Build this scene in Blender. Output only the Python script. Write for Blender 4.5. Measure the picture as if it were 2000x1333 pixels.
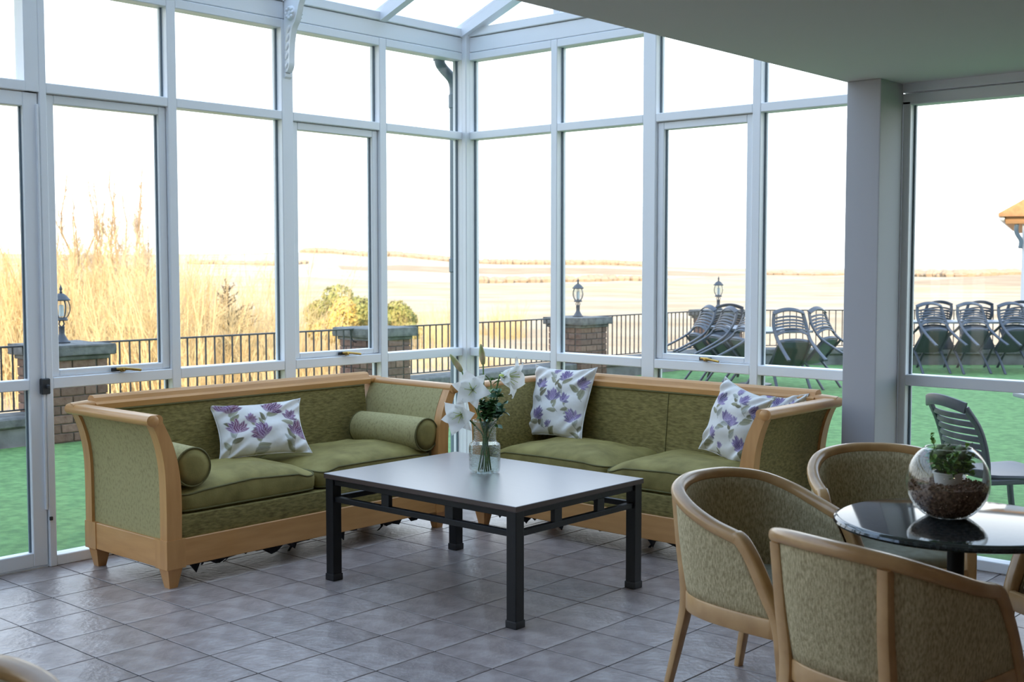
import bpy, bmesh, math, random
import numpy as np
from mathutils import Vector, Matrix
random.seed(7); rng = np.random.default_rng(7)
for _o in list(bpy.data.objects): bpy.data.objects.remove(_o)
SC = bpy.context.scene; COL = SC.collection; PI = math.pi
R = math.radians

# ------------------------------------------------------------------ camera
CAMX, CAMY, CAMZ, YAW, PITCH, FPX = 5.8398, -6.1024, 1.55, 0.725639, 0.0626308, 2359.44
cd = bpy.data.cameras.new('camera'); cam = bpy.data.objects.new('camera', cd); COL.objects.link(cam)
cd.sensor_width = 36.0; cd.lens = FPX * 36.0 / 2000.0; cd.clip_end = 6000; cd.clip_start = .05
cam.location = (CAMX, CAMY, CAMZ); cam.rotation_euler = (PI / 2 - PITCH, 0, YAW)
cd.dof.use_dof = True; cd.dof.focus_distance = 6.2; cd.dof.aperture_fstop = 5.0
SC.camera = cam
FH = Vector((-math.sin(YAW), math.cos(YAW), 0)); RH = Vector((math.cos(YAW), math.sin(YAW), 0))
def W(lat, d, z=0.0):            # a spot given as metres right of / away from the viewpoint
    return Vector((CAMX, CAMY, 0)) + RH * lat + FH * d + Vector((0, 0, z))

# ------------------------------------------------------------------ sky, sun, exposure
wd = bpy.data.worlds.new('sky'); SC.world = wd; wd.use_nodes = True
nt = wd.node_tree; bg = nt.nodes['Background']
tc = nt.nodes.new('ShaderNodeTexCoord'); sep = nt.nodes.new('ShaderNodeSeparateXYZ'); rp = nt.nodes.new('ShaderNodeValToRGB')
nt.links.new(tc.outputs['Generated'], sep.inputs[0]); nt.links.new(sep.outputs['Z'], rp.inputs[0]); nt.links.new(rp.outputs[0], bg.inputs['Color'])
rp.color_ramp.elements[0].position = 0.0; rp.color_ramp.elements[0].color = (1.0, .985, .96, 1)
rp.color_ramp.elements[1].position = .55; rp.color_ramp.elements[1].color = (.52, .71, 1.0, 1)
e = rp.color_ramp.elements.new(.16); e.color = (.90, .95, 1.0, 1)
bg.inputs['Strength'].default_value = 2.85
sd = bpy.data.lights.new('sun', 'SUN'); sun = bpy.data.objects.new('sun', sd); COL.objects.link(sun)
sd.energy = 10.0; sd.angle = R(1.0); sd.color = (1.0, .83, .62)
SUNDIR = Vector((.60 * math.cos(R(15)), -.80 * math.cos(R(15)), math.sin(R(15))))
sun.rotation_euler = SUNDIR.to_track_quat('Z', 'Y').to_euler(); sun.location = (20, -30, 12)
SC.view_settings.view_transform = 'Standard'; SC.view_settings.look = 'None'
SC.view_settings.gamma = 1.0; SC.view_settings.use_curve_mapping = False
SC.view_settings.exposure = 0.0
SC.cycles.transparent_max_bounces = 24; SC.cycles.max_bounces = 8; SC.cycles.diffuse_bounces = 5
SC.cycles.caustics_reflective = False; SC.cycles.caustics_refractive = False
SC.cycles.sample_clamp_indirect = 6.0

# ------------------------------------------------------------------ materials
def M(name, col, rough=.5, metal=0.0, col2=None, scale=8.0, stretch=(1, 1, 1), detail=4.0, lo=.35, hi=.65,
      bump=0.0, bscale=None, bstretch=None, sheen=0.0, rand=0.0, coat=0.0, spec=.5, col3=None, crough=.12, cior=1.5):
    m = bpy.data.materials.new(name); m.use_nodes = True; n = m.node_tree; b = n.nodes['Principled BSDF']
    b.inputs['Roughness'].default_value = rough; b.inputs['Metallic'].default_value = metal
    b.inputs['Base Color'].default_value = (*col, 1); b.inputs['Specular IOR Level'].default_value = spec
    if sheen:
        b.inputs['Sheen Weight'].default_value = sheen; b.inputs['Sheen Roughness'].default_value = .45
        b.inputs['Sheen Tint'].default_value = (*[min(1, c * 2.2) for c in col], 1)
    if coat: b.inputs['Coat Weight'].default_value = coat; b.inputs['Coat IOR'].default_value = cior; b.inputs['Coat Roughness'].default_value = crough
    tc = n.nodes.new('ShaderNodeTexCoord'); last = None
    def noise(sc, st):
        mp = n.nodes.new('ShaderNodeMapping'); mp.inputs['Scale'].default_value = st
        n.links.new(tc.outputs['Object'], mp.inputs[0])
        t = n.nodes.new('ShaderNodeTexNoise'); t.inputs['Scale'].default_value = sc; t.inputs['Detail'].default_value = detail
        n.links.new(mp.outputs[0], t.inputs['Vector']); return t
    if col2:
        t = noise(scale, stretch); r = n.nodes.new('ShaderNodeValToRGB')
        r.color_ramp.elements[0].position = lo; r.color_ramp.elements[0].color = (*col, 1)
        r.color_ramp.elements[1].position = hi; r.color_ramp.elements[1].color = (*col2, 1)
        if col3:
            ee = r.color_ramp.elements.new((lo + hi) / 2); ee.color = (*col3, 1)
        n.links.new(t.outputs['Fac'], r.inputs[0]); last = r.outputs[0]
        n.links.new(last, b.inputs['Base Color'])
    if rand:
        oi = n.nodes.new('ShaderNodeObjectInfo'); hs = n.nodes.new('ShaderNodeHueSaturation')
        mr = n.nodes.new('ShaderNodeMapRange'); mr.inputs[3].default_value = 1 - rand; mr.inputs[4].default_value = 1 + rand
        n.links.new(oi.outputs['Random'], mr.inputs[0]); n.links.new(mr.outputs[0], hs.inputs['Value'])
        if last: n.links.new(last, hs.inputs['Color'])
        else: hs.inputs['Color'].default_value = (*col, 1)
        n.links.new(hs.outputs[0], b.inputs['Base Color'])
    if bump:
        t = noise(bscale or scale * 4, bstretch or stretch); bp = n.nodes.new('ShaderNodeBump'); bp.inputs['Strength'].default_value = bump
        bp.inputs['Distance'].default_value = .01
        n.links.new(t.outputs['Fac'], bp.inputs['Height']); n.links.new(bp.outputs[0], b.inputs['Normal'])
    return m
def glass(name, tint=(.97, .985, .98), ior=1.45, bump=0.0, gain=1.0):
    m = bpy.data.materials.new(name); m.use_nodes = True; n = m.node_tree
    for x in list(n.nodes):
        if x.type != 'OUTPUT_MATERIAL': n.nodes.remove(x)
    out = [x for x in n.nodes if x.type == 'OUTPUT_MATERIAL'][0]
    tr = n.nodes.new('ShaderNodeBsdfTransparent'); tr.inputs[0].default_value = (*tint, 1)
    gl = n.nodes.new('ShaderNodeBsdfGlossy'); gl.inputs['Roughness'].default_value = .02
    lw = n.nodes.new('ShaderNodeLayerWeight'); lw.inputs[0].default_value = .5          # Schlick reflectance, the same from both sides of the pane
    pw = n.nodes.new('ShaderNodeMath'); pw.operation = 'POWER'; pw.inputs[1].default_value = 5.0
    f0 = ((ior - 1) / (ior + 1)) ** 2
    ml = n.nodes.new('ShaderNodeMath'); ml.operation = 'MULTIPLY_ADD'; ml.inputs[1].default_value = (1 - f0) * gain; ml.inputs[2].default_value = f0 * gain; ml.use_clamp = True
    mx = n.nodes.new('ShaderNodeMixShader')
    n.links.new(lw.outputs['Facing'], pw.inputs[0]); n.links.new(pw.outputs[0], ml.inputs[0]); n.links.new(ml.outputs[0], mx.inputs[0]); n.links.new(tr.outputs[0], mx.inputs[1]); n.links.new(gl.outputs[0], mx.inputs[2])
    n.links.new(mx.outputs[0], out.inputs[0])
    if bump:
        t = n.nodes.new('ShaderNodeTexVoronoi'); t.inputs['Scale'].default_value = 130
        tcn = n.nodes.new('ShaderNodeTexCoord'); n.links.new(tcn.outputs['Object'], t.inputs['Vector'])
        bp = n.nodes.new('ShaderNodeBump'); bp.inputs['Strength'].default_value = bump; bp.inputs['Distance'].default_value = .004
        n.links.new(t.outputs['Distance'], bp.inputs['Height']); n.links.new(bp.outputs[0], gl.inputs['Normal']); n.links.new(bp.outputs[0], lw.inputs['Normal'])
    return m
def vcol(name, rough=.8):
    m = bpy.data.materials.new(name); m.use_nodes = True; n = m.node_tree; b = n.nodes['Principled BSDF']
    a = n.nodes.new('ShaderNodeVertexColor'); a.layer_name = 'print'; n.links.new(a.outputs[0], b.inputs['Base Color'])
    b.inputs['Roughness'].default_value = rough; b.inputs['Specular IOR Level'].default_value = .2
    t = n.nodes.new('ShaderNodeTexNoise'); t.inputs['Scale'].default_value = 14; bp = n.nodes.new('ShaderNodeBump')
    bp.inputs['Strength'].default_value = .25; bp.inputs['Distance'].default_value = .02
    tcn = n.nodes.new('ShaderNodeTexCoord'); n.links.new(tcn.outputs['Object'], t.inputs['Vector'])
    n.links.new(t.outputs['Fac'], bp.inputs['Height']); n.links.new(bp.outputs[0], b.inputs['Normal'])
    return m
MT = dict(
 white=M('white_paint', (.80, .835, .87), .38, bump=.04, bscale=60),
 grout=M('grout', (.075, .072, .075), .95),
 tile=M('tile', (.215, .175, .160), .30, col2=(.385, .335, .315), col3=(.295, .240, .225), scale=9, detail=10, lo=.33, hi=.67, bump=.42, bscale=34, rand=.10, spec=.55),
 soffit=M('soffit_paint', (.76, .73, .725), .8),
 plaster=M('plaster', (.46, .46, .48), .75),
 wall=M('inner_wall', (.55, .54, .50), .8),
 render=M('outer_render', (.62, .60, .56), .85),
 pane=glass('window_glass', (.985, .995, .99), 1.35),
 roofpane=glass('roof_glass', (.93, .95, .97), 1.35),
 wood=M('honey_wood', (.53, .262, .085), .38, col2=(.63, .33, .118), scale=3, stretch=(1.2, 9, 9), detail=6, lo=.3, hi=.7, coat=.15),
 woody=M('honey_wood_upright', (.53, .262, .085), .38, col2=(.63, .33, .118), scale=3, stretch=(9, 9, 1.2), detail=6, lo=.3, hi=.7, coat=.15),
 woodx=M('honey_wood_crosswise', (.53, .262, .085), .38, col2=(.63, .33, .118), scale=3, stretch=(9, 1.2, 9), detail=6, lo=.3, hi=.7, coat=.15),
 chenille=M('green_chenille', (.122, .094, .022), .85, col2=(.280, .230, .072), scale=75, stretch=(.35, .6, 1.3), detail=8, lo=.30, hi=.70, bump=.25, bscale=200, sheen=.25),
 velvet=M('green_velvet', (.162, .130, .031), .8, col2=(.280, .234, .070), scale=9, detail=6, lo=.3, hi=.7, bump=.10, bscale=140, sheen=.3),
 sage=M('sage_lit', (.235, .205, .085), .8, col2=(.380, .335, .155), scale=90, stretch=(1, 1, .6), detail=7, lo=.25, hi=.52, bump=.10, bscale=200, sheen=.3),  # paler copy of the arm cloth: window light on the left sofa put into colour
 piping=M('piping', (.12, .108, .032), .8),
 lining=M('black_lining', (.012, .013, .016), .95),
 tubwood=M('tub_wood', (.44, .255, .105), .30, col2=(.56, .345, .155), scale=3, stretch=(3, 3, 3), detail=5, coat=.25),
 tubcloth=M('tub_cloth', (.29, .235, .125), .9, col2=(.60, .52, .32), scale=170, stretch=(1, 1, .35), detail=6, lo=.32, hi=.68, bump=.3, bscale=300, bstretch=(1, 1, .5)),
 tubseat=M('tub_seat', (.25, .24, .17), .75, col2=(.31, .30, .22), scale=30),
 black=M('black_metal', (.006, .0065, .008), .5, bump=.05, bscale=90, spec=.3),
 cap=M('black_plastic', (.010, .010, .012), .6),
 laminate=M('brown_laminate', (.075, .055, .058), .42, col2=(.095, .070, .070), scale=6, stretch=(1, 14, 1), spec=1.0, coat=1.0, crough=.34, cior=1.85),
 edge=M('laminate_edge', (.055, .034, .028), .5),
 granite=M('dark_granite', (.010, .014, .017), .07, col2=(.045, .060, .062), scale=60, detail=8, lo=.45, hi=.75, spec=.8),
 vase=glass('vase_glass', (.93, .96, .95), 1.5, bump=.9, gain=1.7),
 water=glass('vase_water', (.93, .96, .95), 1.2),
 bowl=glass('bowl_glass', (.97, .98, .98), 1.5, gain=1.3),
 petal=M('lily_petal', (.80, .82, .80), .5, col2=(.86, .86, .87), scale=20),
 throat=M('lily_throat', (.45, .55, .10), .5), anther=M('anther', (.35, .28, .08), .6),
 stem=M('stem_green', (.07, .16, .03), .5, col2=(.11, .22, .05), scale=30),
 bud=M('bud_green', (.22, .32, .07), .5, col2=(.55, .42, .25), scale=14),
 leaf=M('leaf_green', (.045, .125, .04), .45, col2=(.10, .22, .075), scale=25),
 leafblue=M('leaf_bluegreen', (.085, .20, .12), .5, col2=(.13, .27, .17), scale=25),
 leafbright=M('leaf_bright', (.20, .42, .06), .45, col2=(.38, .58, .14), scale=30),
 leafmid=M('leaf_mid', (.09, .25, .05), .45, col2=(.16, .36, .09), scale=30),
 moss=M('moss_grey', (.18, .24, .13), .9),
 pot=M('white_pot', (.72, .73, .73), .35), chips=M('bark_chip', (.14, .080, .055), .9, col2=(.36, .235, .17), scale=90),
 brass=M('brass', (.45, .30, .09), .28, metal=1.0), iron=M('dark_iron', (.06, .065, .07), .5, metal=.6),
 rail=M('railing_paint', (.035, .037, .042), .5), lamp=M('lantern_metal', (.055, .062, .075), .5),
 lampglass=glass('lantern_glass', (.88, .90, .92), 1.45), bulb=M('lamp_tube', (.75, .78, .78), .4),
 brick=M('brick', (.145, .075, .055), .9, col2=(.22, .135, .10), scale=14, bump=.4, bscale=60, rand=.28),
 mortar=M('mortar', (.13, .115, .105), .95), stone=M('cap_stone', (.10, .10, .10), .9, col2=(.19, .19, .18), scale=12, detail=8, bump=.4, bscale=40),
 plinth=M('plinth_stone', (.15, .145, .145), .9, col2=(.24, .24, .24), scale=5, detail=8, bump=.3, bscale=30),
 turf=M('turf', (.095, .205, .062), .9, col2=(.165, .33, .105), scale=14, detail=10, bump=.8, bscale=160),
 pipe=M('pipe_plastic', (.12, .17, .205), .4), plastic=M('chair_plastic', (.050, .058, .076), .40, bump=.05, bscale=60),
 tabletop=M('table_plastic', (.27, .29, .33), .4),
 gold=M('scrub_twig', (.43, .29, .12), .9, rand=.15), straw=M('straw_twig', (.52, .40, .21), .9, rand=.15),
 bark=M('bark', (.27, .18, .10), .95), poplar=M('poplar_twig', (.42, .31, .20), .95), darkbark=M('dark_bark', (.035, .024, .016), .95),
 evergreen=M('evergreen_leaf', (.19, .20, .05), .8, col2=(.30, .27, .08), scale=1.2), goldleaf=M('gold_leaf', (.42, .29, .06), .8, col2=(.50, .36, .10), scale=1.5),
 hedge=M('hedge', (.33, .25, .17), .95),
 rooftile=M('roof_tile', (.36, .17, .07), .8, col2=(.46, .25, .11), scale=9), housewall=M('house_wall', (.72, .72, .74), .8),
 fascia=M('fascia', (.45, .24, .10), .7),
)
def ground_mat():
    m = M('fields', (.42, .33, .20), .95); n = m.node_tree; b = n.nodes['Principled BSDF']
    tc = n.nodes.new('ShaderNodeTexCoord'); mp = n.nodes.new('ShaderNodeMapping'); mp.inputs['Scale'].default_value = (.006, .0035, .001)
    v = n.nodes.new('ShaderNodeTexVoronoi'); v.inputs['Scale'].default_value = 1.0
    r = n.nodes.new('ShaderNodeValToRGB'); sx = n.nodes.new('ShaderNodeSeparateColor')
    n.links.new(tc.outputs['Object'], mp.inputs[0]); n.links.new(mp.outputs[0], v.inputs['Vector']); n.links.new(v.outputs['Color'], sx.inputs[0]); n.links.new(sx.outputs[0], r.inputs[0])
    cr = r.color_ramp; cr.interpolation = 'CONSTANT'
    cr.elements[0].position = 0; cr.elements[0].color = (.50, .385, .25, 1); cr.elements[1].position = .3; cr.elements[1].color = (.56, .46, .34, 1)
    for p_, c in ((.5, (.48, .40, .23)), (.60, (.52, .39, .25)), (.8, (.42, .29, .17))):
        ee = cr.elements.new(p_); ee.color = (*c, 1)
    t = n.nodes.new('ShaderNodeTexNoise'); t.inputs['Scale'].default_value = .05; t.inputs['Detail'].default_value = 9
    n.links.new(tc.outputs['Object'], t.inputs['Vector'])
    mx = n.nodes.new('ShaderNodeMix'); mx.data_type = 'RGBA'; mx.blend_type = 'MULTIPLY'; mx.inputs[0].default_value = .6
    r2 = n.nodes.new('ShaderNodeValToRGB'); r2.color_ramp.elements[0].position = .35; r2.color_ramp.elements[0].color = (.60, .46, .32, 1)
    r2.color_ramp.elements[1].position = .6; r2.color_ramp.elements[1].color = (1, 1, 1, 1)
    n.links.new(t.outputs['Fac'], r2.inputs[0]); n.links.new(r.outputs[0], mx.inputs[6]); n.links.new(r2.outputs[0], mx.inputs[7])
    n.links.new(mx.outputs[2], b.inputs['Base Color']); return m
MT['fields'] = ground_mat()
def thin_translucent(m, k):      # petals let light through
    n = m.node_tree; b = n.nodes['Principled BSDF']; out = [x for x in n.nodes if x.type == 'OUTPUT_MATERIAL'][0]
    t = n.nodes.new('ShaderNodeBsdfTranslucent'); t.inputs[0].default_value = (.92, .93, .90, 1); mx = n.nodes.new('ShaderNodeMixShader'); mx.inputs[0].default_value = k
    n.links.new(b.outputs[0], mx.inputs[1]); n.links.new(t.outputs[0], mx.inputs[2]); n.links.new(mx.outputs[0], out.inputs[0])
thin_translucent(MT['petal'], .45)
def glow(name, col, k):
    m = M(name, (.8, .8, .8)); b = m.node_tree.nodes['Principled BSDF']; b.inputs['Emission Color'].default_value = (*col, 1); b.inputs['Emission Strength'].default_value = k; return m
MT['lit'] = glow('fill_glow', (1.0, .80, .58), 14.0)  # glow of the added fill lights

# ------------------------------------------------------------------ object helpers
def link(o, parent=None, loc=None, rz=None):
    COL.objects.link(o)
    if parent is not None: o.parent = parent
    if loc is not None: o.location = loc
    if rz is not None: o.rotation_euler = (0, 0, rz)
    return o
def tag(o, label=None, cat=None, group=None, kind=None):
    if label: o['label'] = label
    if cat: o['category'] = cat
    if group: o['group'] = group
    if kind: o['kind'] = kind
    return o
def thing(name, label, cat, loc=(0, 0, 0), rz=0, group=None):
    return tag(link(bpy.data.objects.new(name, None), None, loc, rz), label, cat, group)
def struct(name, loc=(0, 0, 0), label=None):
    return tag(link(bpy.data.objects.new(name, None), None, loc, 0), label, None, None, 'structure')
def setmat(me, m):
    me.materials.append(MT[m] if isinstance(m, str) else m)
def obj(name, me, m, parent=None, loc=None, rz=None, smooth=False):
    if isinstance(me, bmesh.types.BMesh):
        bm = me; bmesh.ops.recalc_face_normals(bm, faces=bm.faces); me = bpy.data.meshes.new(name); bm.to_mesh(me); bm.free()
    if m is not None: setmat(me, m)
    if smooth: shade(me, smooth)
    return link(bpy.data.objects.new(name, me), parent, loc, rz)
def shade(me, ang=True):
    me.polygons.foreach_set('use_smooth', [True] * len(me.polygons))
    if ang is not True:
        bm = bmesh.new(); bm.from_mesh(me)
        for e_ in bm.edges:
            if len(e_.link_faces) == 2 and e_.calc_face_angle(0) > R(ang): e_.smooth = False
        bm.to_mesh(me); bm.free()
def inst(name, src, parent=None, loc=None, rz=None):
    return link(bpy.data.objects.new(name, src.data if hasattr(src, 'data') else src), parent, loc, rz)
def copy_tree(o, parent=None):
    c = o.copy(); COL.objects.link(c); c.parent = parent
    for ch in list(o.children): copy_tree(ch, c)
    return c
def box(bm, x0, x1, y0, y1, z0, z1):
    v = [bm.verts.new(p_) for p_ in ((x0, y0, z0), (x1, y0, z0), (x1, y1, z0), (x0, y1, z0), (x0, y0, z1), (x1, y0, z1), (x1, y1, z1), (x0, y1, z1))]
    for f in ((3, 2, 1, 0), (4, 5, 6, 7), (0, 1, 5, 4), (1, 2, 6, 5), (2, 3, 7, 6), (3, 0, 4, 7)): bm.faces.new([v[i] for i in f])
    return bm
def bev(bm, off, seg=1):
    bmesh.ops.bevel(bm, geom=list(bm.edges), offset=off, segments=seg, profile=.7, affect='EDGES', clamp_overlap=True); return bm
def bx(name, m, parent, x0, x1, y0, y1, z0, z1, b=0.0, seg=1, smooth=False):
    bm = box(bmesh.new(), x0, x1, y0, y1, z0, z1)
    if b: bev(bm, b, seg)
    return obj(name, bm, m, parent, smooth=smooth)
def grid_faces(nu, nv, cu=False, cv=False):
    f = []
    for i in range(nu if cu else nu - 1):
        for j in range(nv if cv else nv - 1):
            a, b_ = i * nv + j, ((i + 1) % nu) * nv + j
            c, d = ((i + 1) % nu) * nv + (j + 1) % nv, i * nv + (j + 1) % nv
            f.append((a, b_, c, d))
    return f
def pyd(name, V, F):
    me = bpy.data.meshes.new(name); me.from_pydata([tuple(map(float, p_)) for p_ in V], [], F); me.update(); return me
def catmull(P, n=8, closed=False):
    P = [np.array(p_, float) for p_ in P]; N = len(P); out = []
    for i in range(N if closed else N - 1):
        if closed: a, b_, c, d = P[(i - 1) % N], P[i], P[(i + 1) % N], P[(i + 2) % N]
        else:
            b_, c = P[i], P[i + 1]; a = P[i - 1] if i else 2 * b_ - c; d = P[i + 2] if i + 2 < N else 2 * c - b_
        for k in range(n):
            t = k / n; out.append(.5 * (2 * b_ + (c - a) * t + (2 * a - 5 * b_ + 4 * c - d) * t * t + (3 * b_ - a - 3 * c + d) * t ** 3))
    if not closed: out.append(P[-1])
    return np.array(out)
def sweep(path, prof, up=(0, 0, 1), closed=False, scale=None):
    """profile points (side, up) carried along a path; returns a mesh"""
    path = np.asarray(path, float); N = len(path); up = np.array(up, float); V = []
    for i in range(N):
        if closed: t = path[(i + 1) % N] - path[i - 1]
        else: t = path[min(i + 1, N - 1)] - path[max(i - 1, 0)]
        t = t / np.linalg.norm(t); s = np.cross(t, up); s /= max(1e-9, np.linalg.norm(s)); u = np.cross(s, t)
        k = 1.0 if scale is None else scale[i]
        for a, b_ in prof: V.append(path[i] + s * a * k + u * b_ * k)
    m = len(prof); F = grid_faces(N, m, closed, True)
    if not closed: F += [tuple(range(m))[::-1], tuple(range((N - 1) * m, N * m))]
    me = pyd('sweep', V, F); bm = bmesh.new(); bm.from_mesh(me); bmesh.ops.recalc_face_normals(bm, faces=bm.faces); bm.to_mesh(me); bm.free(); return me
def circ(r, n=10): return [(r * math.cos(2 * PI * k / n), r * math.sin(2 * PI * k / n)) for k in range(n)]
def rrect(w, h, r, k=3):
    o = []
    for cx, cy, a0 in ((w / 2 - r, h / 2 - r, 0), (-w / 2 + r, h / 2 - r, 90), (-w / 2 + r, -h / 2 + r, 180), (w / 2 - r, -h / 2 + r, 270)):
        for i in range(k + 1):
            a = R(a0 + 90 * i / k); o.append((cx + r * math.cos(a), cy + r * math.sin(a)))
    return o
def tube(path, r, n=8, up=(0, 0, 1), scale=None, closed=False): return sweep(path, circ(r, n), up, closed, scale)
def lathe(prof, n=20, cap=True):
    V = []; N = len(prof)
    for r, z in prof:
        for k in range(n): V.append((r * math.cos(2 * PI * k / n), r * math.sin(2 * PI * k / n), z))
    F = grid_faces(N, n, False, True)
    if cap:
        if prof[0][0] > 1e-4: F.append(tuple(range(n))[::-1])
        if prof[-1][0] > 1e-4: F.append(tuple(range((N - 1) * n, N * n)))
    me = pyd('lathe', V, F); bm = bmesh.new(); bm.from_mesh(me); bmesh.ops.remove_doubles(bm, verts=bm.verts, dist=1e-5)
    bmesh.ops.recalc_face_normals(bm, faces=bm.faces); bm.to_mesh(me); bm.free(); return me
def superell(a, b, c, e1=.35, e2=.25, nu=28, nv=18, fn=None):
    sg = lambda w, e_: math.copysign(abs(w) ** e_, w); V = []
    for i in range(nu):
        for j in range(nv + 1):
            u = 2 * PI * i / nu; v = -PI / 2 + PI * j / nv
            p_ = [a * sg(math.cos(v), e1) * sg(math.cos(u), e2), b * sg(math.cos(v), e1) * sg(math.sin(u), e2), c * sg(math.sin(v), e1)]
            if fn: p_ = fn(*p_)
            V.append(p_)
    me = pyd('se', V, grid_faces(nu, nv + 1, True, False)); bm = bmesh.new(); bm.from_mesh(me); bmesh.ops.remove_doubles(bm, verts=bm.verts, dist=1e-5)
    bmesh.ops.recalc_face_normals(bm, faces=bm.faces); bm.to_mesh(me); bm.free(); return me
def extrude_poly(pts, y0, y1, axis='y'):
    """polygon given in (x,z), extruded along y (or given in (y,z) along x, or (x,y) along z)"""
    n = len(pts); f = {'y': lambda p_, t: (p_[0], t, p_[1]), 'x': lambda p_, t: (t, p_[0], p_[1]), 'z': lambda p_, t: (p_[0], p_[1], t)}[axis]
    V = [f(p_, y0) for p_ in pts] + [f(p_, y1) for p_ in pts]
    F = [tuple(range(n)), tuple(range(n, 2 * n))[::-1]] + [(i, (i + 1) % n, n + (i + 1) % n, n + i) for i in range(n)]
    me = pyd('ext', V, F); bm = bmesh.new(); bm.from_mesh(me); bmesh.ops.recalc_face_normals(bm, faces=bm.faces); bm.to_mesh(me); bm.free(); return me
def segmesh(name, S, n=3):
    """many thin tapering sticks as one mesh: S rows = x0 y0 z0 x1 y1 z1 r0 r1"""
    S = np.asarray(S, float); A, B = S[:, :3], S[:, 3:6]; d = B - A; d /= np.maximum(1e-9, np.linalg.norm(d, axis=1))[:, None]
    ref = np.where(np.abs(d[:, 2:3]) > .9, np.array([[1., 0, 0]]), np.array([[0, 0, 1.]])); s = np.cross(d, ref); s /= np.linalg.norm(s, axis=1)[:, None]; u = np.cross(s, d)
    V = []
    for P_, rr in ((A, S[:, 6]), (B, S[:, 7])):
        for k in range(n): V.append(P_ + (s * math.cos(2 * PI * k / n) + u * math.sin(2 * PI * k / n)) * rr[:, None])
    V = np.stack(V, 1); K = len(S); V = V.reshape(-1, 3); base = np.arange(K) * 2 * n; F = []
    for k in range(n): F.append(np.stack([base + k, base + (k + 1) % n, base + n + (k + 1) % n, base + n + k], 1))
    F = np.concatenate(F); me = bpy.data.meshes.new(name); me.from_pydata(V.tolist(), [], F.tolist()); me.update(); return me

# ------------------------------------------------------------------ the room
def to_px(P):
    d = Vector(P) - Vector((CAMX, CAMY, CAMZ)); fw = Vector((FH.x * math.cos(PITCH), FH.y * math.cos(PITCH), -math.sin(PITCH)))
    up = RH.cross(fw); z = d.dot(fw)
    if z < .05: return None
    return 1000 + FPX * d.dot(RH) / z, 666.5 - FPX * d.dot(up) / z
YB, XB, ZC = -10.0, 12.0, 2.49            # rear wall, side wall, flat ceiling height
floor = bx('floor', 'grout', None, -.09, XB, YB, .09, -.12, -.004)
tag(floor, 'pinkish grey square ceramic floor tiles with thin dark joints', None, None, 'structure')
TP = .3153
bm = box(bmesh.new(), -TP / 2 + .003, TP / 2 - .003, -TP / 2 + .003, TP / 2 - .003, -.004, 0)
bev(bm, .0015); tile_me = bpy.data.meshes.new('tile'); bm.to_mesh(tile_me); bm.free(); setmat(tile_me, 'tile')
shown, rest = [], []
for i in range(-1, 38):
    for j in range(-23, 11):
        x, y = .235 + TP * (i + .5), -3.055 + TP * (j + .5)
        if not (0 < x < XB - .2 and YB + .2 < y < 0.0): continue
        q = to_px((x, y, 0))
        if q and -60 < q[0] < 2060 and 900 < q[1] < 1400: shown.append((-q[1], x, y))
        else: rest.append((x, y))
shown.sort(); rest += [(x, y) for _, x, y in shown[300:]]
for _, x, y in shown[:300]: inst('tile', tile_me, floor, (x, y, 0))
bm = bmesh.new()
for x, y in rest: box(bm, x - TP / 2 + .0022, x + TP / 2 - .0022, y - TP / 2 + .0022, y + TP / 2 - .0022, -.004, 0)
tag(obj('tile_field', bm, 'tile', floor), None, None, None, 'stuff')

def bar(par, name, ax, s0, s1, t0, t1, z0, z1, m='white', b=.004):
    if ax == 'L': return bx(name, m, par, -t1, -t0, s0, s1, z0, z1, b)
    return bx(name, m, par, s0, s1, t0, t1, z0, z1, b)
Z_S, Z_R0, Z_R1, Z_T0, Z_T1, Z_H = .055, .919, .977, 2.417, 2.469, 2.957
wall_l = struct('wall_left', label='white painted glazed wall with square panes on the left')
wall_r = struct('wall_right', label='white painted glazed wall with square panes on the right')
def glazed(par, ax, verts, sashes, head=True, bays=None):
    """verts = list of (s0,s1) uprights; panes go between neighbours"""
    v = sorted(verts)
    for a, b in v: bar(par, 'mullion', ax, a, b, 0, .095, 0.0, 3.008)
    for (a0, a1), (b0, b1) in zip(v[:-1], v[1:]):
        s0, s1 = a1, b0
        bar(par, 'sill', ax, s0, s1, .004, .092, 0, Z_S); bar(par, 'rail', ax, s0, s1, .001, .094, Z_R0, Z_R1)
        bar(par, 'transom', ax, s0, s1, .001, .094, Z_T0, Z_T1)
        bar(par, 'head_rail', ax, s0, s1, .001, .094, Z_H, 3.008)
        e = b0 if ax == 'L' else a1; sg = -1 if ax == 'L' else 1
        for (z0, z1) in ((Z_S, Z_R0), (Z_R1, Z_T0), (Z_T1, Z_H)):
            if sashes and (z0 == Z_R1) and any(abs(s0 - q) < .05 for q in sashes): continue
            bar(par, 'pane', ax, s0 - .005, s1 + .005, .060, .066, z0 - .005, z1 + .005, 'pane', 0)
            bar(par, 'bead', ax, min(e, e + sg * .010), max(e, e + sg * .010), .048, .060, z0, z1, 'pipe', 0)
VL = [(-3.094, -3.055), (-2.356, -2.300), (-1.580, -1.496), (-.800, -.740), (-.035, .0)]
glazed(wall_l, 'L', VL, [-3.055, -1.496])
VL2 = [(-9.95, -9.88), (-9.2, -9.14), (-8.45, -8.39), (-7.68, -7.60), (-6.9, -6.84), (-6.12, -6.06), (-5.36, -5.28), (-4.6, -4.54), (-3.94, -3.90)]
glazed(wall_l, 'L', VL2, None)
VR = [(.0, .035), (.762, .815), (1.494, 1.589), (2.255, 2.308), (2.94, 3.0)]
glazed(wall_r, 'R', VR, [1.589])
bx('corner_post', 'white', wall_r, -.094, .034, -.034, .094, 0, 3.16, .005)
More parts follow.
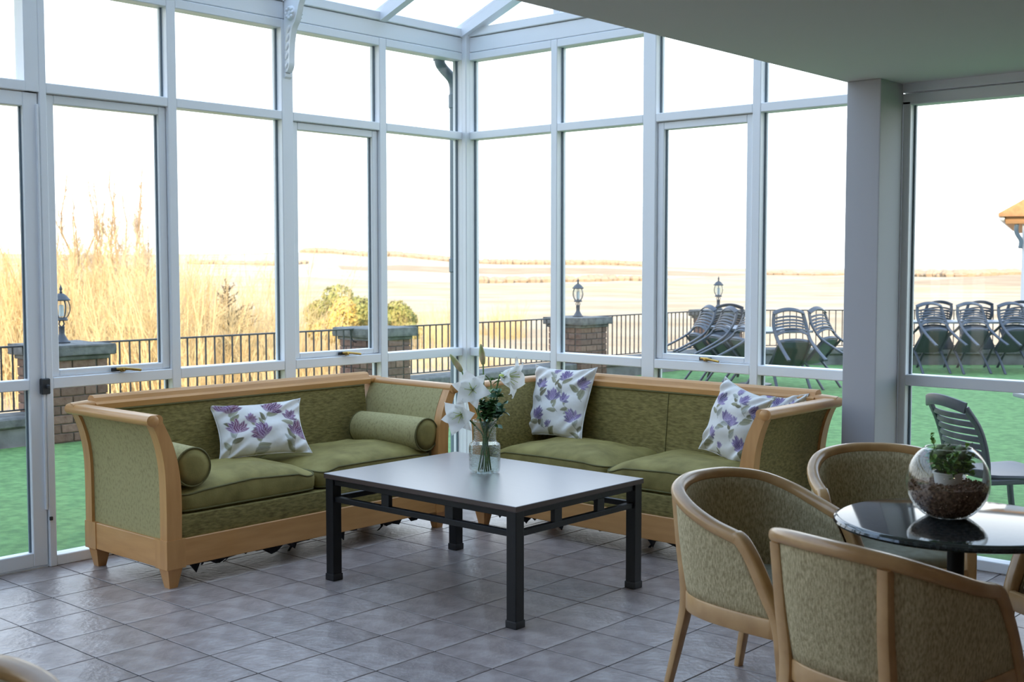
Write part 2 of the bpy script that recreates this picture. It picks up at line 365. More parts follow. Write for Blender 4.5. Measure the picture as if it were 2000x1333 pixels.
for ax, par, a, b in (('L', wall_l, YB, 0.0), ('R', wall_r, 0.0, 2.955)):
    bar(par, 'fascia_board', ax, a, b, .006, .09, 3.012, 3.112); bar(par, 'wall_plate', ax, a, b, -.008, .09, 3.117, 3.172)
# above the door leaf: transom, head and pane
bar(wall_l, 'transom', 'L', -3.90, -3.094, .001, .094, Z_T0, Z_T1); bar(wall_l, 'head_rail', 'L', -3.90, -3.094, .001, .094, Z_H, 3.008)
bar(wall_l, 'pane', 'L', -3.90, -3.094, .060, .066, Z_T1, Z_H, 'pane', 0); bar(wall_l, 'sill', 'L', -3.9, -3.094, .02, .09, -.02, .006)
bar(wall_l, 'mullion', 'L', -3.168, -3.094, 0.0, .095, Z_T0, Z_H)
# right of the column: tall window with one rail
VR2 = [(3.145, 3.188), (4.60, 4.67)]
bx('solid_panel', 'wall', wall_r, 4.67, XB, 0.0, .09, 0, 2.44)
for a, b in VR2: bar(wall_r, 'mullion', 'R', a, b, 0, .095, 0, 2.40)
for (a0, a1), (b0, b1) in zip(VR2[:-1], VR2[1:]):
    bar(wall_r, 'sill', 'R', a1, b0, .004, .092, 0, Z_S); bar(wall_r, 'rail', 'R', a1, b0, .001, .094, Z_R0, Z_R1)
    for z0, z1 in ((Z_S, Z_R0), (Z_R1, 2.382)):
        bar(wall_r, 'pane', 'R', a1 - .005, b0 + .005, .060, .066, z0 - .005, z1 + .005, 'pane', 0)
        bar(wall_r, 'bead', 'R', a1, a1 + .010, .048, .060, z0, z1, 'pipe', 0)
bar(wall_r, 'header', 'R', 3.14, XB, .0, .095, 2.382, 2.44); bar(wall_r, 'header_board', 'R', 3.14, XB, -.012, .095, 2.445, 2.50)

# opening casements
def casement(name, label, ax, s0, s1, hs):
    w = struct(name, label=label); z0, z1 = Z_R1 + .004, Z_T0 - .003; k = .045
    for a, b, c, d, n in ((s0, s0 + k, z0, z1, 'stile'), (s1 - k, s1, z0, z1, 'stile'), (s0 + k, s1 - k, z1 - k, z1, 'top_rail'), (s0 + k, s1 - k, z0, z0 + .032, 'bottom_rail')):
        bar(w, n, ax, a, b, .022, .078, c, d)
    bar(w, 'pane', ax, s0 + k - .004, s1 - k + .004, .054, .060, z0 + .028, z1 - k + .004, 'pane', 0)
    e = s1 - k if ax == 'L' else s0 + k; sg = -1 if ax == 'L' else 1
    bar(w, 'bead', ax, min(e, e + sg * .009), max(e, e + sg * .009), .044, .054, z0 + .032, z1 - k, 'pipe', 0)
    # brass fastener: backplate, pivot, arm
    h = link(bpy.data.objects.new('handle', None), w); h.location = (-.016, hs, .993) if ax == 'L' else (hs, .016, .993); h.rotation_euler = (0, 0, PI / 2 if ax == 'L' else 0)
    bm = bmesh.new(); box(bm, -.055, .03, -.012, .0, -.010, .012); bev(bm, .003); obj('backplate', bm, 'iron', h)
    me = lathe([(.0, -.004), (.012, -.002), (.013, .012), (.008, .020), (.010, .028), (.0, .031)], 14)
    for v in me.vertices: v.co = Vector((v.co.x, -v.co.z - .008, v.co.y))
    obj('pivot', me, 'brass', h, smooth=50)
    obj('arm', tube(catmull([(-.035, -.022, .006), (0, -.028, .005), (.03, -.034, .003), (.075, -.040, -.003), (.10, -.041, -.007)], 5), .0075, 8, scale=list(np.interp(np.linspace(0, 1, 21), [0, .3, .5, 1], [.8, 1.25, .9, 1.0]))), 'brass', h, smooth=60)
    return w
casement('window_1', 'opening casement beside the door, brass fastener at its foot', 'L', -3.053, -2.358, -2.668)
casement('window_2', 'opening casement behind the left sofa, brass fastener at its foot', 'L', -1.494, -.802, -1.10)
casement('window_3', 'opening casement behind the right sofa, brass fastener at its foot', 'R', 1.591, 2.253, 1.965)

# door leaf at the left edge
dr = struct('door_1', label='white glazed door leaf with a mid rail at the left edge')
for a, b, c, d, n in ((-3.176, -3.098, .012, Z_T0 - .004, 'stile'), (-3.895, -3.815, .012, Z_T0 - .004, 'stile'), (-3.815, -3.176, Z_T0 - .075, Z_T0 - .004, 'top_rail'),
                      (-3.815, -3.176, Z_R0, Z_R1 - .004, 'mid_rail'), (-3.815, -3.176, .012, .085, 'bottom_rail')):
    bar(dr, n, 'L', a, b, .012, .070, c, d)
bar(dr, 'pane', 'L', -3.82, -3.171, .045, .051, .08, Z_R0 + .004, 'pane', 0); bar(dr, 'pane', 'L', -3.82, -3.171, .045, .051, Z_R1 - .008, Z_T0 - .07, 'pane', 0)
for z0, z1 in ((.085, Z_R0), (Z_R1, Z_T0 - .075)): bar(dr, 'bead', 'L', -3.186, -3.176, .034, .045, z0, z1, 'pipe', 0)
bar(dr, 'weather_strip', 'L', -3.112, -3.100, -.004, .012, .30, Z_T0 - .06, 'white', .002)
bar(dr, 'latch', 'L', -3.125, -3.078, -.016, .012, .895, .975, 'iron', .004); bar(dr, 'latch_knob', 'L', -3.106, -3.088, -.034, -.014, .925, .945, 'iron', .005)
bar(dr, 'catch', 'L', -3.094, -3.078, -.010, .002, .243, .262, 'iron', .002)

# glass roof over the corner
KS = .385
roof = struct('roof', label='sloping glass roof on white rafters')
def rafter(y, w=.056, par=roof, dp=.080, name='rafter'):
    pts = [(0, 3.172 - dp + .02), (2.95, 3.172 - dp + .02 + KS * 2.95), (2.95, 3.172 + KS * 2.95 + .03), (-.12, 3.172 - .12 * KS + .03), (-.12, 3.172 - .12 * KS), (0, 3.172)]
    return obj(name, extrude_poly(pts, y - w / 2, y + w / 2), 'white', par)
RY = [-.77, -1.54, -2.33, -3.075, -3.92, -4.57, -5.32, -6.09, -6.87, -7.64, -8.42, -9.17, -9.92]
for y in RY: rafter(y)
rafter(-.015, .075); rafter(.055, .05, dp=.05, name='verge_board')
ys = [-.015] + RY
for a, b in zip(ys[:-1], ys[1:]):
    V = []
    for zz in (0.004, .014): V += [(-.10, a, 3.178 - .1 * KS + zz), (2.95, a, 3.178 + KS * 2.95 + zz), (2.95, b, 3.178 + KS * 2.95 + zz), (-.10, b, 3.178 - .1 * KS + zz)]
    obj('roof_pane', pyd('rp', V, [(0, 1, 2, 3), (7, 6, 5, 4), (0, 4, 5, 1), (1, 5, 6, 2), (2, 6, 7, 3), (3, 7, 4, 0)]), 'roofpane', roof)
# gable over the right wall
for a, b in ((.775, .83), (1.515, 1.57), (2.255, 2.31)): bx('gable_mullion', 'white', wall_r, a, b, .005, .085, 3.17, 3.172 + KS * a, .003)
xs = [.10, .775, .83, 1.515, 1.57, 2.255, 2.31, 2.95]
for a, b in ((.10, .775), (.83, 1.515), (1.57, 2.255), (2.31, 2.95)):
    obj('gable_pane', extrude_poly([(a, 3.165), (b, 3.165), (b, 3.16 + KS * b), (a, 3.16 + KS * a)], .045, .051), 'pane', wall_r)

# flat ceiling, column, rear and side walls, building above
ce = bx('ceiling', 'soffit', None, 2.955, XB + .1, YB, .09, ZC, ZC + .14, .004); tag(ce, 'flat grey painted ceiling slab ending in a straight edge', None, None, 'structure')
co = bx('column', 'plaster', None, 2.967, 3.150, -.272, -.001, 0, ZC, .006, 2); tag(co, 'square plastered column between the glazed wall and the tall window', None, None, 'structure')
tag(bx('wall_rear', 'wall', None, -.1, XB + .1, YB - .1, YB, -.1, 4.4), 'plain wall behind the seating', None, None, 'structure')
tag(bx('wall_side', 'wall', None, XB, XB + .1, YB, .09, -.1, ZC), 'plain wall closing the room on the right', None, None, 'structure')
tag(bx('wall_upper', 'render', None, 2.955, 34, YB - 2, .095, ZC + .141, 8.2), 'rendered upper storey of the building above the flat ceiling', None, None, 'structure')
tag(bx('wall_wing', 'render', None, XB + .11, 34, YB - 2, .095, -.3, ZC + .14), 'rendered ground floor wing of the building beyond the room', None, None, 'structure')

for k, (x, y) in enumerate(((5.6, -8.6), (7.6, -6.4), (9.6, -8.6), (8.2, -3.0))):  # unseen fill lights, added to warm and brighten the foreground chairs
    t = thing('fill_light', ('added round fill light, unseen, near the rear wall', 'added round fill light, unseen, in the middle of the flat ceiling', 'added round fill light, unseen, in the rear right corner', 'added round fill light, unseen, towards the right wall')[k], 'light', (x, y, ZC), 0, 'added fill lights')
    obj('diffuser', lathe([(.0, -.060), (.12, -.056), (.165, -.040), (.180, -.012)], 28, cap=False), 'lit', t, smooth=True); obj('rim', lathe([(.178, -.014), (.195, -.014), (.200, .0), (.178, .0)], 28, cap=False), 'white', t, smooth=40)

# carved corbel on the main post of the left wall
cb = thing('corbel', 'carved white scroll bracket high on the window post', 'bracket', (0, -1.538, 0))
cl = catmull([(.0, 2.695), (.022, 2.70), (.042, 2.735), (.046, 2.80), (.055, 2.88), (.075, 2.95), (.105, 2.99), (.125, 3.04), (.15, 3.10), (.23, 3.19), (.38, 3.31)], 5)
obj('scroll', extrude_poly([(-.0, 2.695)] + [tuple(p_) for p_ in cl] + [(.34, 3.30), (.0, 3.172)], -.020, .020), 'white', cb)
for k, (x, z, r) in enumerate([(.020, 2.735, .020), (.022, 2.79, .021), (.026, 2.845, .022), (.032, 2.895, .023), (.042, 2.945, .023), (.14, 3.13, .028), (.19, 3.175, .028), (.25, 3.225, .028)]):
    for s in (-1, 1): obj('leaf_carving', superell(.015, .010, r, .9, .9, 8, 6, lambda a, b_, c, x=x, z=z, s=s: (a + x + .35 * c, b_ + s * .019, c + z)), 'white', cb, smooth=True)
for s in (-1, 1):
    me = lathe([(.0, .020), (.010, .018), (.014, .010), (.026, .018), (.038, .013), (.043, .003), (.045, -.002)], 18)
    for v in me.vertices: v.co = Vector((v.co.x + .066, s * (v.co.z + .020), v.co.y + 3.035))
    o = obj('rosette', me, 'white', cb, smooth=50)
    for k in range(8):
        a_ = k * PI / 4; obj('rosette_petal', superell(.012, .008, .009, .9, .9, 8, 6, lambda a, b_, c, a_=a_, s=s: (a + .066 + .029 * math.cos(a_), b_ + s * .035, c + 3.035 + .029 * math.sin(a_))), 'white', o, smooth=True)
obj('fillet', extrude_poly([(.0, 2.66), (.012, 2.672), (.012, 2.69), (.0, 2.695)], -.024, .024), 'white', cb)

# rainwater pipe outside the corner
dp = thing('downpipe', 'dark plastic rainwater pipe with a swan neck outside the corner post', 'pipe', (-.155, .045, 0))
obj('pipe', lathe([(.034, -.02), (.034, 2.74)], 16, cap=False), 'pipe', dp, smooth=True)
for z in (2.70, 1.55, .55): obj('pipe_collar', lathe([(.034, z - .05), (.041, z - .045), (.041, z + .045), (.034, z + .05)], 16), 'pipe', dp, smooth=40)
obj('swan_neck', tube(catmull([(0, 0, 2.70), (0, 0, 2.80), (0, -.03, 2.86), (0, -.11, 2.915), (0, -.145, 2.96), (0, -.15, 3.06)], 6), .036, 14, up=(1, 0, 0)), 'pipe', dp, smooth=60)
obj('neck_socket', tube([(0, -.15, 2.965), (0, -.15, 3.06)], .042, 14, up=(1, 0, 0)), 'pipe', dp, smooth=60)
gt = thing('gutter', 'dark half round gutter under the glass roof eaves', 'gutter', (-.155, 0, 0))
obj('trough', extrude_poly([(.055 * math.cos(a), 3.09 + .05 * math.sin(a)) for a in np.linspace(PI, 2 * PI, 9)] + [(.049 * math.cos(a), 3.092 + .044 * math.sin(a)) for a in np.linspace(2 * PI, PI, 9)], YB, .08), 'pipe', gt)

# ------------------------------------------------------------------ sofas
def make_sofa(label, loc, rz, seed, om, im):
    rs = random.Random(seed); t = thing('sofa', label, 'sofa', loc, rz, 'green sofas meeting in the corner')
    LH, Y0, Y1 = .95, -.375, .375
    outer = catmull([(.950, .235), (.950, .45), (.955, .58), (.972, .68), (1.000, .765), (1.035, .83)], 6)
    inner = catmull([(.868, .235), (.866, .45), (.878, .58), (.905, .69), (.940, .77), (.975, .835)], 6)
    for s in (-1, 1):
        poly = [(s * a, b) for a, b in outer] + [(s * a, b) for a, b in inner[::-1]]
        for y0, y1, n in ((Y0, Y0 + .058, 'front_post'), (Y1 - .062, Y1, 'rear_post')):
            obj(n, extrude_poly(poly, y0, y1), 'woody', t)
        # scrolled hand rail
        ro = catmull([(s * 1.005, Y0 - .004, .822), (s * 1.005, Y1 + .01, .822)], 4)
        ar = obj('arm_rail', sweep(ro, rrect(.085, .052, .024, 4)), 'woodx', t, smooth=50)
        for y in (Y0 - .004, Y1 + .012):
            me = lathe([(.0, .006), (.020, .006), (.028, .0), (.028, -.006)], 16)
            sg = -1 if y < 0 else 1
            for v in me.vertices: v.co = Vector((v.co.x + s * 1.012, y + sg * v.co.z, v.co.y + .820))
            obj('scroll_end', me, 'wood', ar, smooth=40)
        # upholstered arm, outside and inside faces
        po = [(s * (a - .016), b) for a, b in outer] + [(s * (a - .045), b) for a, b in outer[::-1]]
        obj('arm_outer_panel', extrude_poly(po, Y0 + .055, Y1 - .058), om, t, smooth=40)
        pi_ = [(s * (a - .002), b) for a, b in inner if b > .30] + [(s * (a + .03), b) for a, b in inner[::-1] if b > .30]
        obj('arm_inner_panel', extrude_poly(pi_, Y0 + .055, Y1 - .06), im, t, smooth=40)
        for yy, ym in ((Y0, -1), (Y1, 1)):     # leg with a proud block and a tapered foot
            a = .048; cx, cy = s * (LH - a), yy - ym * a
            V = [(cx + i * w, cy + j * w, z) for z, w in ((0, .022), (.098, .040), (.098, a + .004), (.238, a + .004)) for i, j in ((-1, -1), (1, -1), (1, 1), (-1, 1))]
            F = [(3, 2, 1, 0), (12, 13, 14, 15)] + [(4 * k + i, 4 * k + (i + 1) % 4, 4 * k + 4 + (i + 1) % 4, 4 * k + 4 + i) for k in range(3) for i in range(4)]
            obj('leg', pyd('leg', V, F), 'woody', t)
        bx('side_apron', 'woodx', t, min(s * LH, s * (LH - .025)), max(s * LH, s * (LH - .025)), Y0 + .09, Y1 - .09, .100, .236, .003)
    bx('front_apron', 'wood', t, -LH + .098, LH - .098, Y0 + .004, Y0 + .03, .102, .236, .003)
    bx('rear_apron', 'wood', t, -LH + .098, LH - .098, Y1 - .03, Y1 - .004, .102, .236, .003)
    bx('seat_base', 'chenille', t, -LH + .088, LH - .088, Y0 + .014, Y1 - .03, .232, .345, .012, 2, 40)
    # backrest: raked upholstery and moulded top rail
    V = [(Y1 - .135, .30), (Y1 - .085, .815), (Y1 - .012, .815), (Y1 - .012, .236), (Y1 - .135, .236)]
    obj('backrest', extrude_poly(V, -.885, .885, 'x'), 'chenille', t)
    if im == 'chenille': obj('back_seam', tube([(0, Y1 - .1355, .33), (0, Y1 - .0865, .812)], .0022, 5, up=(1, 0, 0)), 'piping', t)
    obj('welt', tube([(-.88, Y1 - .088, .808), (.88, Y1 - .088, .808)], .006, 6), 'piping', t)
    rp_ = [(-.052, -.034), (-.056, -.006), (-.040, .006), (-.034, .026), (-.018, .036), (.012, .037), (.030, .022), (.030, -.034)]
    obj('back_rail', extrude_poly([(Y1 - .040 + a, .848 + b) for a, b in rp_], -.93, .93, 'x'), 'wood', t, smooth=30)
    for s in (-1, 1):
        lo = catmull([(s * .93, Y1 - .045, .838), (s * .975, Y1 - .045, .836), (s * 1.03, Y1 - .03, .830)], 4)
        obj('back_rail_end', sweep(lo, rrect(.085, .046, .018, 3)), 'wood', t, smooth=50)
    # two seat cushions with piped edges
    for k, s in enumerate((-1, 1)):
        cx, w, dd, h = s * .429, .432, .300, .088; ph = rs.uniform(0, 6)
        def puff(x, y, z, cx=cx, ph=ph, s=s):
            f = 1.12 - .46 * (abs(x) / .43) ** 3 - .22 * (abs(y) / .3) ** 4
            zz = z * (f if z > 0 else 1)
            if z > .02: zz += .010 * math.sin(7 * x + ph) * math.cos(6 * y + ph) + .007 * math.sin(21 * x + 13 * y + ph) * (abs(x) / .43) + .004 * math.sin(34 * x - 17 * y)
            return (x + cx, y - .045, zz + .415)
        c = obj('seat_cushion', superell(w, dd, h, .42, .16, 64, 24, puff), 'velvet', t, smooth=True)
        for zz in (.052, -.055):
            P_ = []
            for i in range(64):
                u = 2 * PI * i / 64; sg = lambda v, e_: math.copysign(abs(v) ** e_, v)
                vv = (1 - (abs(zz) / h) ** (2 / .42)) ** (.42 / 2)
                P_.append(puff(w * vv * sg(math.cos(u), .16) * 1.003, dd * vv * sg(math.sin(u), .16) * 1.004, zz))
            obj('piping', tube(P_, .0052, 6, closed=True), 'piping', c, smooth=True)
    # torn dust lining under the frame
    V = []; n = 46
    for i in range(n):
        x = -.84 + 1.68 * i / (n - 1); dz = rs.random() ** 3 * .055
        V += [(x, Y0 + .035 + rs.uniform(-.004, .008), .112), (x + rs.uniform(-.01, .01), Y0 + .04 + rs.uniform(-.01, .03), .098 - dz), (x, Y0 + .25, .112)]
    F = []
    for i in range(n - 1): F += [(3 * i, 3 * i + 3, 3 * i + 4, 3 * i + 1), (3 * i, 3 * i + 2, 3 * i + 5, 3 * i + 3)]
    obj('torn_lining', pyd('lin', V, F), 'lining', t)
    for k in range(5):
        x = rs.uniform(-.9, -.5) if k < 3 else rs.uniform(-.4, .7); y = rs.uniform(Y0 + .10, Y0 + .3)
        obj('lining_strip', sweep(catmull([(x, y, .112), (x + .01, y - .02, .07), (x - rs.uniform(.0, .03), y - .03, .035 + .02 * rs.random())], 4), rrect(.022, .003, .001, 1), up=(1, 0, 0)), 'lining', t)
    return t
make_sofa('green sofa with a wood frame along the left windows, two bolsters on it', (.478, -2.0, 0), PI / 2, 3, 'sage', 'sage')  # arms take the paler cloth copy, with the window light in its colour
make_sofa('green sofa with a wood frame along the right windows behind the coffee table', (1.868, -.535, 0), 0, 5, 'chenille', 'chenille')  # same arm cloth in a darker copy, its shade put into the colour

def bolster(label, loc, rz, r=.098, L=.56):
    t = thing('bolster', label, 'cushion', loc, rz, 'bolsters on the left sofa')
    pr = [(r * .93, -L / 2), (r * .985, -L / 2 + .012), (r, -L / 2 + .05), (r * 1.02, 0), (r, L / 2 - .05), (r * .985, L / 2 - .012), (r * .93, L / 2)]
    def lay(me):
        for v in me.vertices: v.co = Vector((v.co.x, v.co.z, v.co.y + r))
        return me
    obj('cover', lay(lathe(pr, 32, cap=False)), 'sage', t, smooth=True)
    for s in (-1, 1):
        me = lathe([(.0, L / 2 + .010), (r * .5, L / 2 + .008), (r * .93, L / 2 - .001)], 28)
        if s < 0:
            for v in me.vertices: v.co.z = -v.co.z
        obj('end_disc', lay(me), 'velvet', t, smooth=True)
        obj('piping', lay(tube([(r * .955 * math.cos(a), r * .955 * math.sin(a), s * (L / 2 - .002)) for a in np.linspace(0, 2 * PI, 33)[:-1]], .005, 6, closed=True)), 'piping', t, smooth=True)
    return t
bolster('green bolster lying by the near arm of the left sofa', (.53, -2.752, .470), PI / 2 - .06)
bolster('green bolster lying by the far arm of the left sofa, next to the lilies', (.55, -1.212, .466), PI / 2 + .03)

# ------------------------------------------------------------------ printed cushions
PRINT = vcol('floral_print')
def floral(U, Vv, seed, deep):
    rs = np.random.default_rng(seed); C = np.ones(U.shape + (3,)) * np.array([.74, .72, .69])
    def put(mask, col, a=1.0):
        m = (np.clip(mask, 0, 1) * a)[..., None]; C[:] = C * (1 - m) + np.array(col) * m
    pur = [(.10, .022, .085), (.17, .055, .17), (.30, .17, .33), (.22, .08, .14)] if deep else [(.105, .065, .21), (.19, .125, .33), (.33, .26, .46), (.09, .09, .17)]
    grn = [(.27, .26, .15), (.34, .33, .22), (.16, .145, .075), (.40, .41, .36)]
    sm = lambda d, w=.008: np.clip(.5 - d / w, 0, 1)
    def ell(cx, cy, a, b, th):
        x, y = U - cx, Vv - cy; X = x * math.cos(th) + y * math.sin(th); Y = -x * math.sin(th) + y * math.cos(th)
        Yb = Y + .18 * b * np.sin(X / a * 2.5); bb = b * np.clip(1 - .35 * X / a, .3, 1.4)
        return (np.sqrt((X / a) ** 2 + (Yb / bb) ** 2) - 1) * min(a, b), X / a, Yb / b
    top = float(Vv.max()); spots = [(x * 1.0, y * top) for x, y in ([(.20, .42), (.62, .80), (.50, .30), (.90, .30), (.16, .86), (.84, .62), (.36, .62)] if deep else [(.20, .70), (.24, .24), (.62, .84), (.66, .50), (.46, .52), (.88, .24), (.86, .74), (.44, .94), (.50, .12)])]
    for (x, y) in spots:                                   # stems and leaves
        an = -PI / 2 + rs.uniform(-.7, .7); cx, cy = x, y
        for k in range(22):
            d = np.hypot(U - cx, Vv - cy) - .0045; put(sm(d, .005), grn[2], .85); cx += .012 * math.cos(an); cy += .012 * math.sin(an); an += rs.uniform(-.08, .14)
            if k in (6, 12, 17):
                th = an + PI + rs.choice([-.8, .8]); L = rs.uniform(.05, .085); d, X, Y = ell(cx + L * math.cos(th), cy + L * math.sin(th), L, L * .42, th)
                g = grn[int(rs.integers(0, 4))]; put(sm(d), g, .9); put(sm(d) * (Y > .05), tuple(c * .72 for c in g), .55); put(sm(np.abs(Y) - .04, .06) * (d < 0), grn[2], .6)
    for i, (x, y) in enumerate(spots):                     # tulips: a fan of streaked petals
        sc = rs.uniform(.060, .085) * (1.25 if deep else 1.0); base = PI / 2 + rs.uniform(-.9, .9)
        if i >= len(spots) - 2: sc *= .62
        for off, kk in ((-1.25, .95), (1.2, .9), (-.75, 1.05), (.7, 1.05), (-.35, 1.15), (.38, 1.1), (0.0, 1.1)):
            th = base + off + rs.uniform(-.12, .12); L = sc * kk * rs.uniform(.85, 1.1)
            d, X, Y = ell(x + L * .9 * math.cos(th), y + L * .9 * math.sin(th), L, L * .40, th); inside = sm(d)
            put(inside, pur[int(rs.integers(0, 4))], .92); st = .5 + .5 * np.sin(Y * 9 + 1.5 * np.sin(X * 6) + i)
            put(inside * (st > .72), (.56, .50, .58), .5); put(inside * (st < .14), pur[0], .7); put(inside * sm(np.abs(d) - .0035, .003), (.62, .56, .62), .45)
    return C
def cushion(label, M4, w, h, T, seed, deep=False, flop=0.0):
    n = 150; u = np.linspace(-1, 1, n); U, Vv = np.meshgrid(u, u, indexing='ij')
    X = U * w / 2 * (1 - .12 * (1 - Vv ** 2) ** .8); Z = Vv * h / 2 * (1 - .12 * (1 - U ** 2) ** .8)
    rs = np.random.default_rng(seed); ph = rs.uniform(0, 6, 4)
    th = T / 2 * (np.clip(1 - np.abs(U) ** 2.4, 0, 1) * np.clip(1 - np.abs(Vv) ** 2.4, 0, 1)) ** .55
    wr = .006 * np.sin(6 * U + 4 * Vv + ph[0]) * (1 - U ** 2) + .005 * np.sin(9 * Vv - 3 * U + ph[1]) * (1 - Vv ** 2)
    wr += .014 * np.sin(14 * (U - Vv) + ph[2]) * np.exp(-((np.abs(U) - .8) ** 2 + (np.abs(Vv) - .8) ** 2) * 9)
    bend = flop * (U ** 2) * .06 + .012 * np.sin(2.2 * Vv + ph[3])
    t = thing('throw_cushion', label, 'cushion', group='floral cushions on the sofas')
    t.matrix_world = M4
    for s, nm in ((-1, 'front_panel'), (1, 'back_panel')):
        V = np.stack([X, s * (th + wr * (th > .004)) + bend, Z], -1).reshape(-1, 3)
        F = grid_faces(n, n); F = [f[::-1] for f in F] if s < 0 else F
        if s > 0:   # plain reverse needs no print resolution
            V = V.reshape(n, n, 3)[::5, ::5]; k = V.shape[0]; V = V.copy(); V[-1] = np.stack([X, bend, Z], -1)[-1, ::5]; V = V.reshape(-1, 3); F = grid_faces(k, k)
            C = np.ones((len(V), 3)) * .78
        else: C = floral((U + 1) / 2, (Vv + 1) / 2 * h / w, seed, deep).reshape(-1, 3)
        me = pyd('cushion', V, F); ca = me.color_attributes.new('print', 'FLOAT_COLOR', 'POINT')
        ca.data.foreach_set('color', np.concatenate([C, np.ones((len(C), 1))], 1).ravel().astype(np.float32))
        shade(me); obj(nm, me, PRINT, t)
    rim = [(x, b_, z) for x, z, b_ in [(X[i, 0], Z[i, 0], bend[i, 0]) for i in range(0, n, 5)] + [(X[-1, j], Z[-1, j], bend[-1, j]) for j in range(0, n, 5)] +
           [(X[i, -1], Z[i, -1], bend[i, -1]) for i in range(n - 1, 0, -5)] + [(X[0, j], Z[0, j], bend[0, j]) for j in range(n - 1, 0, -5)]]
    me = tube(rim, .003, 5, up=(0, 1, 0), closed=True)
    ca = me.color_attributes.new('print', 'FLOAT_COLOR', 'POINT'); ca.data.foreach_set('color', [.75, .75, .73, 1.0] * len(me.vertices)); obj('seam', me, PRINT, t, smooth=True)
    return t
def pose(c, yaw, tilt, roll=0.0):      # front face (local -Y) turned by yaw, leaned back by tilt, spun by roll
    return Matrix.Translation(c) @ Matrix.Rotation(yaw, 4, 'Z') @ Matrix.Rotation(-tilt, 4, 'X') @ Matrix.Rotation(roll, 4, 'Y')
cushion('oblong white cushion with deep purple tulips on the left sofa', pose((.375, -2.045, .640), R(66), R(32), R(-2)), .52, .35, .13, 11, True)
cushion('square white cushion with lilac flowers and olive leaves behind the lilies', pose((1.135, -.365, .705), R(3), R(20), R(-1)), .47, .47, .14, 23, False)
cushion('white cushion with lilac flowers tipped against the right arm of the right sofa', pose((2.425, -.435, .690), R(-14), R(16), R(13)), .40, .43, .13, 37, False)
cushion('cushion with olive leaves tucked in the corner behind another cushion', pose((2.565, -.275, .675), R(-6), R(13), R(1)), .38, .40, .12, 41, False)

# ------------------------------------------------------------------ coffee table and lilies
ct = thing('coffee_table', 'low oblong table with a brown laminate top on black metal legs', 'table', (1.876, -1.855, 0))
HX, HY = .628, .462
tp = bx('table_top', 'laminate', ct, -HX, HX, -HY, HY, .506, .531, .0015); bx('edge_band', 'edge', tp, -HX - .0012, HX + .0012, -HY - .0012, HY + .0012, .5075, .5295, .001)
LX, LY, w = HX - .032, HY - .032, .027
for sx in (-1, 1):
    for sy in (-1, 1):
        l = bx('leg', 'black', ct, sx * LX - w, sx * LX + w, sy * LY - w, sy * LY + w, .0, .506, .004, 2)
        bx('foot_cap', 'cap', l, sx * LX - w - .004, sx * LX + w + .004, sy * LY - w - .004, sy * LY + w + .004, .0, .034, .006, 2)
for sy in (-1, 1):
    bx('upper_rail', 'black', ct, -LX + w, LX - w, sy * LY - .017, sy * LY + .017, .476, .505, .002); bx('lower_rail', 'black', ct, -LX + w, LX - w, sy * LY - .015, sy * LY + .015, .392, .418, .002)
    for x in (-.21, .21): bx('strut', 'black', ct, x - .026, x + .026, sy * LY - .012, sy * LY + .012, .418, .476, .001)
for sx in (-1, 1):
    bx('upper_rail', 'black', ct, sx * LX - .017, sx * LX + .017, -LY + w, LY - w, .476, .505, .002); bx('lower_rail', 'black', ct, sx * LX - .015, sx * LX + .015, -LY + w, LY - w, .392, .418, .002)
    for y in (-.155, .155): bx('strut', 'black', ct, sx * LX - .012, sx * LX + .012, y - .026, y + .026, .418, .476, .001)

VP = Vector((1.835, -1.79, .531))
vs = thing('vase', 'clear textured glass vase with a short neck on the coffee table', 'vase', VP)
pr = [(.0, .004), (.066, .004), (.074, .010), (.077, .03), (.078, .13), (.074, .147), (.060, .155), (.057, .165), (.056, .20), (.058, .258)]
obj('vase_wall', lathe(pr + [(r - .0035, z + .002) for r, z in pr[::-1][:-1]], 40, cap=False), 'vase', vs, smooth=60)
obj('vase_rim', lathe([(.0545, .256), (.0605, .256), (.0605, .263), (.0545, .263), (.0545, .256)], 36, cap=False), 'vase', vs, smooth=50)
obj('water', lathe([(.0, .012), (.070, .014), (.073, .13), (.068, .147), (.0, .148)], 32), 'water', vs, smooth=50)
def petal_mesh(L, wd, curl, open_):
    V = []; n, m = 9, 5
    for i in range(n):
        t = i / (n - 1); a = open_ * (1 - .1 * t) + curl * t * t                  # angle away from the axis
        if i == 0: x = z = 0.0
        else: x += L / (n - 1) * math.sin(a); z += L / (n - 1) * math.cos(a)
        ww = wd * math.sin(PI * min(1, .10 + .9 * t) ** .8) * (1 if t < .99 else .1)
        for j in range(m):
            q = -1 + 2 * j / (m - 1); V.append((x - .10 * wd * (1 - abs(q)) * math.cos(a), q * ww, z + .25 * ww * abs(q) * .6 + .004 * math.sin(9 * t + 2 * q)))
    return pyd('petal', V, grid_faces(n, m))
PET = [petal_mesh(.125, .044, 1.25, .50), petal_mesh(.118, .033, 1.4, .55)]
for pm in PET: shade(pm); setmat(pm, 'petal')
